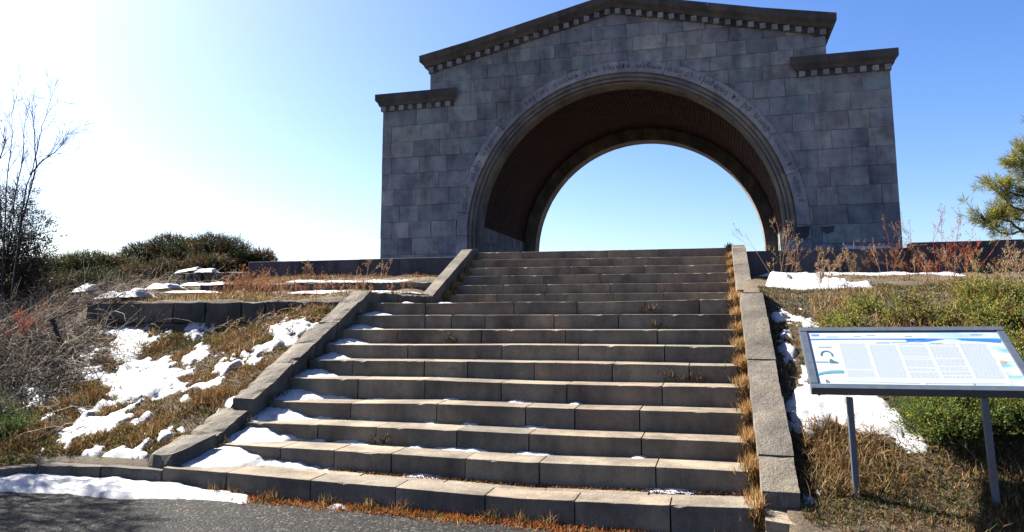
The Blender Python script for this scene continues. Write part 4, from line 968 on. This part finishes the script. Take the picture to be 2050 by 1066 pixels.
def shrub(name, label, cat, lumps, nspray, L, nleaf, lw, ll, pal, group=None, upb=.5, flat=1.0, stem=True, fan=.5, brown=.0, loc=None, fill=False, gap=False):
    """lumps: (x,y,z,rx,ry,rz) centres of foliage"""
    lumps = [list(l) for l in lumps]
    if fill:
        for l in list(lumps):
            zg = float(zt(l[0], l[1])); z = l[2] - l[5] * .8
            while z > zg: lumps.append([l[0], l[1] - .1, z, l[3] * 1.05, l[4] * 1.05, l[5]]); z -= l[5] * .8
    lumps = np.array(lumps, float); vol = np.cbrt(lumps[:, 3] * lumps[:, 4] * lumps[:, 5])**2; pk = rng.choice(len(lumps), nspray, p=vol / vol.sum())
    dn = rng.normal(0, 1, (nspray, 3)); dn[:, 2] = np.abs(dn[:, 2]) * 1.0 - .25 * rng.random(nspray); dn /= np.linalg.norm(dn, axis=1, keepdims=True)
    r = rng.uniform(.45, 1.0, (nspray, 1))**.6; q = lumps[pk]; B = q[:, :3] + dn * q[:, 3:6] * r
    B += .05 * rng.normal(0, 1, B.shape) * [1, 1, .4]; L = L * (1 + 1.1 * (rng.random(nspray) < .10))
    if gap:
        gk = fbm(B[:, 0] * 2.6 + 3, B[:, 1] * 2.6, 4) + .25 * fbm(B[:, 0] * 9, B[:, 1] * 9, 2) > .0; B = B[gk]; dn = dn[gk]; L = L[gk]; nspray = len(B); B[:, 2] += .10 * fbm(B[:, 0] * 4, B[:, 1] * 4, 3)
    dirs = dn * [1, 1, flat] + rng.normal(0, .45, (nspray, 3)) + [0, 0, upb]
    pal = np.array(pal); c = pal[rng.integers(0, len(pal), nspray)] * rng.uniform(.7, 1.25, (nspray, 1))
    if brown: 
        k = rng.random(nspray) < brown * (.4 + 1.6 * (fbm(B[:, 0]*3, B[:, 2]*3 + B[:, 1], 3) > .05)); c[k] = np.array((.09, .04, .02)) * rng.uniform(.6, 1.2, (k.sum(), 1))
    base = loc or (float(lumps[0, 0]), float(lumps[0, 1]), float(zt(lumps[0, 0], lumps[0, 1])))
    root = tag(empty(name, base), label, cat, group); rel(foliage('foliage', B, dirs, L, nleaf, lw, ll, c, fan=fan), root)
    segs = []
    for i in range(min(len(lumps) * 5, 60)):
        l = lumps[i % len(lumps)]; e = np.array(l[:3]) + rng.normal(0, .5, 3) * l[3:6]; s0 = np.array([l[0] + rng.normal(0, .06), l[1] + rng.normal(0, .06), float(zt(l[0], l[1])) - .05]) if abs(l[2] - float(zt(l[0], l[1]))) < 1.2 else np.array(base)
        m = (s0 + e) / 2 + rng.normal(0, .06, 3); segs.append((np.array([s0, m, e]), np.array([.018, .012, .005])))
    o = tubes('stem', segs, M_BARK, None, 4, [(.07, .05, .035)] * len(segs)); rel(o, root); o['kind'] = 'stuff'; return root
DARK = [(.014, .021, .009), (.02, .026, .010), (.03, .03, .012), (.013, .017, .009)]
JUN = [(.12, .13, .022), (.16, .155, .03), (.085, .10, .022), (.21, .17, .038), (.05, .062, .02)]
GRN = [(.045, .085, .022), (.065, .11, .028), (.035, .062, .02), (.09, .12, .035)]
def lump_px(u, v, Y, rx, ry, rz): p = at(u, v, Y=Y); return (*p, rx, ry, rz)
shrub('juniper_bush', 'largest dark juniper on the skyline, left of the parapet wall', 'shrub', [lump_px(290, 510, 16, .45, .6, .26), lump_px(340, 500, 16.2, .4, .6, .36), lump_px(380, 505, 16, .45, .6, .3)], 6500, .17, 12, .018, .04, DARK, 'dark junipers on the skyline', brown=.12, fill=True)
shrub('juniper_bush', 'dark juniper with spiky top nearest the parapet wall end', 'shrub', [lump_px(425, 500, 15.6, .4, .5, .33), lump_px(460, 505, 15.6, .4, .5, .3), lump_px(487, 520, 15.5, .28, .4, .18)], 5200, .17, 12, .018, .04, DARK, 'dark junipers on the skyline', brown=.1, fill=True)
shrub('juniper_bush', 'small rounded juniper peeping over the parapet wall end', 'shrub', [lump_px(526, 522, 16, .2, .4, .22)], 1300, .15, 12, .018, .04, DARK, 'dark junipers on the skyline', brown=.3, fill=True)
shrub('juniper_bush', 'low dark juniper spreading left towards the bare trees', 'shrub', [lump_px(230, 535, 14.5, .4, .6, .22), lump_px(180, 530, 14.2, .45, .6, .25), lump_px(120, 540, 14, .5, .6, .25), lump_px(80, 545, 13.5, .4, .5, .3)], 7000, .17, 12, .016, .038, [(.022, .031, .011), (.03, .038, .014), (.017, .025, .010)], 'dark junipers on the skyline', brown=.12, fill=True)
shrub('juniper_bush', 'dark juniper mass in front, behind the pale bramble stems', 'shrub', [lump_px(330, 545, 14.2, .5, .5, .2), lump_px(270, 555, 13.6, .5, .5, .2), lump_px(420, 530, 14.6, .5, .5, .15)], 4500, .16, 12, .016, .038, DARK, 'dark junipers on the skyline', brown=.18, fill=True)
shrub('cypress_tree', 'dark dense conifer behind the leafless trees at the left edge', 'tree', [lump_px(15, 420, 11, .35, .4, .4), lump_px(60, 450, 11, .3, .4, .36), lump_px(10, 500, 11, .5, .4, .4), lump_px(70, 500, 11, .26, .3, .3), lump_px(-60, 430, 11, .5, .4, .6), lump_px(40, 390, 11.2, .25, .3, .25), lump_px(85, 470, 11, .2, .3, .35)], 5600, .19, 12, .014, .04, [(.02, .026, .02), (.028, .032, .02), (.022, .022, .022)], upb=.25, brown=.05, loc=at(10, 560, Y=11), fill=True)
shrub('juniper_bush', 'bright green low juniper at the lower left corner bank', 'shrub', [lump_px(20, 880, 6.1, .28, .25, .16), lump_px(80, 870, 6.4, .26, .25, .12), lump_px(-40, 850, 6.3, .3, .3, .2), lump_px(120, 860, 6.7, .18, .2, .08)], 3400, .13, 12, .010, .028, [(.04, .062, .02), (.055, .08, .025), (.03, .045, .016), (.075, .09, .035)], upb=.45)
shrub('juniper_bush', 'dark green juniper between the bramble thicket and the snow bank', 'shrub', [lump_px(120, 575, 12, .45, .4, .2), lump_px(190, 570, 12.2, .45, .4, .2), lump_px(60, 590, 11.6, .4, .4, .2)], 4200, .16, 12, .014, .034, [(.017, .025, .010), (.026, .03, .012), (.014, .018, .008)], 'dark junipers on the skyline', brown=.12, fill=True)
# right side
shrub('juniper_bush', 'yellow green creeping juniper spreading over the right bank', 'shrub', [(*at(u, v, Y=Y)[:2], float(zt(*at(u, v, Y=Y)[:2])) + .01, .28, .22, .07) for (u, v, Y) in [(1710, 650, 8.2), (1775, 630, 8.7), (1825, 650, 8.3), (1760, 670, 7.8), (1870, 630, 8.7), (1895, 655, 8.0), (1690, 640, 8.6)]], 4200, .20, 12, .012, .038, JUN, 'creeping junipers on the right bank', upb=.45, flat=.6, brown=.10, gap=True)
shrub('juniper_bush', 'creeping juniper at the right edge behind the board, olive green', 'shrub', [(*at(u, v, Y=Y)[:2], float(zt(*at(u, v, Y=Y)[:2])) + .02, .32, .26, .09) for (u, v, Y) in [(1940, 640, 8.4), (1980, 620, 8.8), (2020, 640, 8.2), (2045, 620, 8.7), (1935, 615, 8.8), (2060, 660, 7.8), (1990, 680, 7.6)]], 5200, .20, 12, .012, .038, JUN, 'creeping junipers on the right bank', upb=.45, flat=.6, brown=.10, gap=True)
shrub('juniper_bush', 'fresh green juniper under the board between its legs', 'shrub', [(*at(u, v, Y=Y)[:2], float(zt(*at(u, v, Y=Y)[:2])) + .07, .2, .2, .12) for (u, v, Y) in [(1885, 850, 6.7), (1925, 860, 6.6), (1905, 885, 6.4), (1880, 870, 6.5), (1950, 865, 6.7)]], 3400, .13, 12, .010, .028, GRN + JUN[:2], 'green junipers behind the board', upb=.5, gap=True)
shrub('juniper_bush', 'bushy green juniper right of the board right leg', 'shrub', [(*at(u, v, Y=Y)[:2], float(zt(*at(u, v, Y=Y)[:2])) + .12, .28, .28, .2) for (u, v, Y) in [(2010, 855, 6.8), (2050, 860, 6.7), (2045, 835, 7.0), (2080, 900, 6.5), (2000, 880, 6.6)]], 3400, .13, 12, .010, .028, GRN + JUN[:2], 'green junipers behind the board', upb=.5)
# reddish shrub on the left terrace
def stalks(name, label, cat, u, v, Y, n, h, spread_, pal, group=None, leaf=True, rad=.003, lean=.3, seed=0):
    p0 = np.array(at(u, v, Y=Y)); segs = []; cols = []; heads = []
    for i in range(n):
        s = p0 + np.array([rng.normal(0, spread_), rng.normal(0, spread_ * .6), 0]); s[2] = float(zt(s[0], s[1])); sub = []
        grow(s, [rng.normal(0, lean), rng.normal(0, lean), 1], h * rng.uniform(.5, 1.1), rad, 2 if n < 20 else 1, sub, bend=.25, kids=(2, 5), spread=.4, grav=.2, nseg=5, shrink=.42)
        c = np.array(pal[rng.integers(len(pal))])
        for P_, R_, d_ in sub:
            segs.append((P_, np.maximum(R_, rad * .4))); cols.append(c * rng.uniform(.8, 1.2)); heads.append(P_[-1]); heads.append(P_[len(P_)//2])
    root = tag(empty(name, tuple(p0)), label, cat, group); o = tubes('stem', segs, M_BARK, None, 3, cols); rel(o, root); o['kind'] = 'stuff'
    if leaf:
        H = np.array(heads); H = np.repeat(H, 4, axis=0) + rng.normal(0, .008, (len(H) * 4, 3)); c = np.array(pal)[rng.integers(0, len(pal), len(H))] * rng.uniform(.8, 1.3, (len(H), 1))
        o = blades('seed_heads', H, .02, .008, c, lean=1.5); rel(o, root)
    return root
RUST = [(.20, .075, .03), (.24, .11, .045), (.17, .055, .022), (.26, .15, .07)]; STRAW = [(.24, .16, .085), (.28, .20, .12), (.20, .11, .06)]; REDD = [(.21, .04, .018), (.25, .065, .03)]
stalks('dry_shrub', 'rusty orange dry shrub on the left terrace by the parapet wall', 'shrub', 515, 600, 10.4, 120, .38, .38, RUST, rad=.004, lean=.35)
stalks('dry_shrub', 'dry reddish weeds against the edging stones, left of the upper flight', 'shrub', 690, 575, 11.7, 90, .18, .9, RUST, rad=.003)
stalks('dry_shrub', 'orange dry shrub on the bank left of the ruined wall', 'shrub', 120, 600, 9.9, 30, .5, .3, RUST, rad=.003)
for i, (u, v, Y, n, h, pal, lab) in enumerate([
    (1560, 590, 11.0, 5, .75, STRAW, 'tall pale forked stalk nearest the right side wall'), (1605, 585, 11.2, 4, .5, STRAW, 'bent pale weed stalk in front of the snow mound'),
    (1670, 575, 11.6, 8, .45, STRAW, 'fluffy short weed above the snow mound'), (1725, 575, 11.6, 5, .5, STRAW, 'pale seed head weed left of the rusty ones'),
    (1790, 575, 11.8, 8, .85, RUST, 'tallest rusty weed with a red brown seed head before the pier'), (1835, 575, 11.8, 6, .4, RUST, 'dense rusty weed right of the tallest one'),
    (1875, 575, 11.6, 6, .45, REDD, 'bright red stemmed weed in front of the dark wall'), (1920, 570, 11.4, 9, .8, REDD, 'spreading red orange stems reaching above the wall'),
    (1960, 575, 11.0, 8, .45, RUST, 'brown weed clump left of the pine'), (2000, 585, 10.6, 8, .42, STRAW, 'straw coloured weed clump under the pine branches'), (2040, 590, 10.2, 9, .5, STRAW, 'pale weed clump at the right edge under the pine'), (1900, 590, 10.8, 7, .45, STRAW, 'pale stems standing among the creeping juniper'),
    (1640, 600, 10.0, 5, .35, STRAW, 'thin pale weed at the rim of the snow mound')]):
    stalks('dry_weed', lab, 'weed', u, v, Y, n, h, .07 + .01 * n, pal, 'dead weeds before the right parapet wall', rad=.0035)
for i, (u, v, Y, h, lab) in enumerate([(735, 560, 13.2, .35, 'lone dead weed with a leaf before the left parapet wall, middle'), (770, 560, 13.2, .3, 'slanting dead stalk nearest the upper left side wall'), (612, 560, 13.2, .4, 'faint dead stalks before the left parapet wall, left part')]):
    stalks('dry_weed', lab, 'weed', u, v, Y, 3, h, .05, STRAW, 'dead weeds before the left parapet wall', rad=.003)
stalks('dry_weed', 'orange brown upright weed spikes at the left edge of the bank', 'weed', 45, 660, 8.0, 7, .55, .06, REDD, rad=.004)

# ------------------------------------------------------------------ pine at the right edge
pine = tag(empty('pine_tree', (4.2, 9.6, float(zt(4.2, 9.6)))), 'green pine branches reaching in from the right edge against the sky', 'tree')
Yp = 9.4
def pl_(pts, r0, r1): return leader(pts, Yp, r0, r1)
trk = (np.array([(4.2, 9.6, float(zt(4.2, 9.6)) - .1), (4.18, 9.6, 2.4), (4.15, 9.62, 3.2), (4.12, 9.6, 4.2), (4.1, 9.6, 4.9)]), np.array([.09, .08, .07, .05, .02]))
rel(tubes('trunk', [trk], M_BARK, None, 8, [(.10, .07, .05)]), pine)
BR = [[(2215, 470, .2), (2120, 460, .1), (2050, 466, 0), (2010, 468, 0), (1980, 452, 0), (1956, 425, 0)],
      [(2215, 450, .2), (2080, 430, .1), (2030, 415, 0), (1998, 385, 0), (1978, 368, 0)],
      [(2120, 420, .1), (2060, 395, 0), (2020, 385, 0), (2000, 365, 0)],
      [(2050, 466, 0), (2015, 440, 0), (1990, 438, 0)], [(2215, 380, .1), (2110, 345, 0), (2060, 320, 0), (2040, 300, 0)], [(2110, 345, 0), (2070, 330, 0), (2036, 326, 0)],
      [(2215, 420, .3), (2120, 400, .2), (2060, 365, .2), (2048, 345, .2)], [(2215, 300, 0), (2130, 260, 0), (2080, 240, 0)], [(2080, 445, .1), (2040, 440, .3), (2010, 425, .3)]]
segs = []
for b in BR:
    Q, Rr = pl_(b, .018, .006)
    if b[0][0] > 2200: z0 = Q[0][2] - .25; Q = np.concatenate([[[4.16, 9.6, z0]], Q]); Rr = np.concatenate([[.024], Rr])
    segs.append((Q, Rr))
for i in range(12):
    a = rng.uniform(-1.7, 1.7); z0 = rng.uniform(2.2, 4.8); Lb = rng.uniform(.5, 1.0) * (1.25 - .18 * (z0 - 2.2))
    pass
    t = np.linspace(0, 1, 9)[:, None]; Q = np.array([4.15, 9.6, z0]) + t * np.array([math.cos(a), math.sin(a), .25]) * Lb + np.array([0, 0, .18]) * t**2; segs.append((Q, np.linspace(.018, .006, 9)))
for i, s in enumerate(segs): o = tubes('branch', [s], M_BARK, None, 5, [(.11, .075, .05)]); rel(o, pine)
nb, nd = [], []
for Q, R in segs:
    m = len(Q)
    for i in range(m // 3, m):
        px = proj(Q[i]); 
        for _ in range(6 if i < m - 3 else 26):
            d = Q[i] - Q[max(0, i-1)]; d = d / (np.linalg.norm(d) + 1e-9); nb.append(Q[i] + rng.normal(0, .012, 3)); nd.append(d * .5 + rng.normal(0, .75, 3) + [0, 0, .35])
    for _ in range(16):
        i = rng.integers(m // 3, m - 1); sub = []; grow(Q[i], (Q[i+1]-Q[i]) * 20 + rng.normal(0, .6, 3) + [0, 0, .25], rng.uniform(.10, .22), .005, 0, sub, nseg=4)
        P_, R_, _ = sub[0]; o = None
        for j in range(1, len(P_)):
            for _ in range(13 if j < len(P_)-1 else 34):
                nb.append(P_[j] + rng.normal(0, .008, 3)); d = P_[j] - P_[j-1]; nd.append(d / np.linalg.norm(d) * .7 + rng.normal(0, .6, 3))
nb, nd = np.array(nb), np.array(nd); NP = np.array([(.14, .155, .024), (.19, .18, .03), (.09, .10, .022), (.24, .19, .04), (.05, .058, .018)])
rel(foliage('needles', nb, nd, .02, 1, .0042, .085, NP[rng.integers(0, 5, len(nb))], fan=.05), pine)
# pine standing outside the left edge, its shade falls on the asphalt
shrub('juniper_tree', 'tall juniper left of the path whose shade falls on the asphalt', 'tree', [(-9.8, 6.0, 1.5, .8, .8, .7), (-9.4, 5.9, 2.6, .8, .75, .6), (-9.4, 5.9, 3.6, .75, .7, .6), (-9.6, 6.0, 4.4, .5, .5, .5), (-9.2, 5.6, 3.1, .6, .6, .4)], 2300, .25, 12, .02, .05, DARK, loc=(-9.7, 6.0, .3))

# ------------------------------------------------------------------ information board
bd = tag(empty('information_board', (1.35, 5.75, .28)), 'tilted information board on two steel legs at the right of the stairs', 'sign board')
S = 5.7 / 4.2
def sp3(u, v, Y0=4.2):
    p = at(u, v, Y=Y0); return np.array([p[0] * S, p[1] * S, EYE + (p[2] - EYE) * S])
BLc = sp3(1625, 779); BRc = sp3(2088, 786); 
tl = np.array(at(1603, 657, Y=6.32)); tr = np.array(at(2018, 655, Y=6.32))
BLc = BLc; ex = (BRc - BLc); W = np.linalg.norm(ex); ex /= W; ey = (tl - BLc); ey -= ex * (ey @ ex); Hh = np.linalg.norm(ey); ey /= Hh; ez = np.cross(ex, ey)
def bp(a, b, c=0.0): return BLc + ex * a + ey * b + ez * c
def bbox(name, a0, a1, b0, b1, c0, c1, mat, bev=.004):
    P = [bp(a, b, c) for c in (c0, c1) for (a, b) in ((a0, b0), (a1, b0), (a1, b1), (a0, b1))]; bm = bmesh.new(); v = [bm.verts.new(p) for p in P]
    for f in ((3, 2, 1, 0), (4, 5, 6, 7), (0, 1, 5, 4), (1, 2, 6, 5), (2, 3, 7, 6), (3, 0, 4, 7)): bm.faces.new([v[i] for i in f])
    if bev: bmesh.ops.bevel(bm, geom=list(bm.edges), offset=bev, segments=2, affect='EDGES')
    return rel(bm_obj(name, bm, mat), bd)
fw_ = .055
bbox('frame_rail', 0, W, 0, fw_, -.055, .008, M_METAL); bbox('frame_rail', 0, W, Hh - fw_, Hh, -.055, .008, M_METAL)
bbox('frame_rail', 0.001, fw_, fw_ + .001, Hh - fw_ - .001, -.055, .007, M_METAL); bbox('frame_rail', W - fw_, W - .001, fw_ + .001, Hh - fw_ - .001, -.055, .007, M_METAL)
bbox('back_plate', fw_ * .5, W - fw_ * .5, fw_ * .5, Hh - fw_ * .5, -.05, -.02, M_METAL)
def legbox(u, ub, vb):
    top = sp3(u, 795); ft_ = sp3(ub, vb); z0 = float(zt(ft_[0], 5.78)) - .15; bm = bmesh.new(); w = .021; P = []
    for (x, z) in ((ft_[0], z0), (top[0], top[2] - .01)):
        for (dx, dy) in ((-w, -w), (w, -w), (w, w), (-w, w)): P.append((x + dx, 5.78 + dy + (z - .3) * 0, z))
    v = [bm.verts.new(p) for p in P]
    for f in ((3, 2, 1, 0), (4, 5, 6, 7), (0, 1, 5, 4), (1, 2, 6, 5), (2, 3, 7, 6), (3, 0, 4, 7)): bm.faces.new([v[i] for i in f])
    bmesh.ops.bevel(bm, geom=list(bm.edges), offset=.004, segments=1, affect='EDGES'); rel(bm_obj('leg', bm, M_METAL), bd)
legbox(1704, 1720, 990); legbox(1978, 2005, 1010)
# printed panel, procedural sky-and-cloud ground
def panel_mat():
    m, n, l, b = new_mat('printed_panel'); tc = n.new('ShaderNodeUVMap'); tc.uv_map = 'panel'; sx = n.new('ShaderNodeSeparateXYZ'); l.new(tc.outputs[0], sx.inputs[0])
    cl = ramp(n, l, noisen(n, l, tc.outputs[0], 4.5, 6, .55), [(.42, (.32, .35, .37)), (.6, (.10, .21, .32))])
    right = ramp(n, l, sx.outputs[0], [(.45, (0, 0, 0)), (.95, (1, 1, 1))]); c = mixc(n, l, right, (.30, .335, .36), cl)
    l.new(c, b.inputs['Base Color']); b.inputs['Roughness'].default_value = .28; b.inputs['Specular IOR Level'].default_value = .5; return m
pan_w, pan_h = W - 2*fw_, Hh - 2*fw_
def pq(u, v, c=0.0): return bp(fw_ + u * pan_w, fw_ + v * pan_h, c)
me = bpy.data.meshes.new('printed_panel'); me.from_pydata([tuple(pq(u, v, -.004)) for u, v in ((0, 0), (1, 0), (1, 1), (0, 1))], [], [(0, 1, 2, 3)]); uv = me.uv_layers.new(name='panel')
for i, c in enumerate(((0, 0), (1, 0), (1, 1), (0, 1))): uv.data[i].uv = c
me.materials.append(panel_mat()); o = bpy.data.objects.new('printed_panel', me); COL.objects.link(o); rel(o, bd); panel = o
def art(name, polys, col, lift=1, rough=.3):
    V = []; F = []
    for q in polys: b = len(V); V += [tuple(pq(u, v, -.004 + .0008 * lift)) for u, v in q]; F.append(tuple(range(b, b + len(q))))
    o = mesh_obj(name, V, F, col if not isinstance(col, tuple) else plain(name, col, rough)); rel(o, bd); return o
R_ = lambda u0, v0, u1, v1: [(u0, v0), (u1, v0), (u1, v1), (u0, v1)]
art('printed_text_block', [R_(.145, .035, .93, .79)], (.275, .31, .345))
art('printed_blue_band', [[(i/12*.62, .835 + .012*math.sin(i/12*3.1)) for i in range(13)] + [(i/12*.62, .855 + .012*math.sin(i/12*3.1)) for i in range(12, -1, -1)], [(.52, .80), (.62, .80), (.72, .85), (.62, .87), (.52, .865)], [(.80, .83), (.99, .78), (1.0, .85), (.9, .865), (.78, .86)]], (.02, .10, .36), 2)
art('printed_header_line', [R_(.0, .868, 1.0, .875)], (.35, .45, .6), 3)
art('printed_flag', [R_(.02, .92, .06, .955)], (.02, .10, .55), 3)
st = []
for cx in (.031, .049):
    for a in range(8): an = a * PI / 4; st.append(R_(cx + .006*math.cos(an) - .0009, .9375 + .009*math.sin(an) - .0016, cx + .006*math.cos(an) + .0009, .9375 + .009*math.sin(an) + .0016))
art('printed_flag_stars', st, (.8, .75, .3), 4)
lines = []; tx = [(.16, .30), (.315, .455), (.47, .61), (.625, .765), (.78, .915)]
for ci, (a, b) in enumerate(tx):
    for r in range(44):
        v = .76 - r * .0145 - (.0 if ci else .0)
        if v < .12 or random.random() < .06: continue
        x = a
        while x < b - .006:
            w = random.uniform(.006, .022); 
            lines.append(R_(x, v, min(x + w, b), v + .0055)); x += w + .0035
art('printed_text_lines', lines, (.248, .278, .313), 2)
head = []
for (a, b, v, n_) in ((.36, .43, .775, 14), (.44, .53, .785, 12), (.56, .60, .79, 6), (.64, .70, .765, 8), (.10, .17, .895, 9), (.32, .37, .92, 5), (.86, .92, .935, 7), (.52, .56, .90, 4), (.25, .29, .90, 4)):
    for i in range(n_): x = a + (b-a)*i/n_; head.append(R_(x, v, x + (b-a)/n_*.7, v + .016))
art('printed_headings', head, (.16, .19, .26), 3)
# portrait: dark wavy hair, face line and coat, with row of small figures and landscape strip beneath
arcp = lambda cx, cy, rx, ry, a0, a1, t0, n=14: [(cx + rx*math.cos(a0+(a1-a0)*i/n), cy + ry*math.sin(a0+(a1-a0)*i/n)) for i in range(n+1)] + [(cx + (rx-t0)*math.cos(a0+(a1-a0)*i/n), cy + (ry-t0*2.2)*math.sin(a0+(a1-a0)*i/n)) for i in range(n, -1, -1)]
art('printed_sketch', [arcp(.078, .54, .034, .085, -.35, 3.4, .010), [(.085, .44), (.093, .47), (.112, .425), (.13, .40), (.128, .385), (.082, .385)]] + [R_(.045 + i*.009, .685 + .004*(i % 2), .051 + i*.009, .70 + .004*(i % 2)) for i in range(8)] + [R_(.012 + i*.0095, .395 + .006*(i % 2), .020 + i*.0095, .41 + .006*(i % 2)) for i in range(7)], (.04, .09, .11), 3)
art('printed_landscape_strip', [[(.0, .155), (.04, .185), (.08, .20), (.142, .205), (.142, .255), (.08, .25), (.04, .225), (.0, .195)]], (.06, .17, .22), 3)
art('printed_figures', [R_(.04, .03, .046, .075), R_(.05, .03, .056, .07), R_(.042, .075, .046, .09), R_(.752, .02, .756, .05)], (.05, .05, .09), 3)
art('printed_curve_line', [[(.15 + .75*i/12, .062 - .02*math.sin(i/12*3.1)) for i in range(13)] + [(.15 + .75*i/12, .069 - .02*math.sin(i/12*3.1)) for i in range(12, -1, -1)]], (.3, .45, .58), 3)
art('printed_orange_mark', [[(.945 + .016*math.cos(a*PI/5), .43 + .022*math.sin(a*PI/5)) for a in range(10)]], (.75, .20, .05), 3)
art('printed_emblem', [[(.515 + .014*math.cos(a*PI/6), .025 + .016*math.sin(a*PI/6)) for a in range(12)]], (.35, .40, .70), 3)
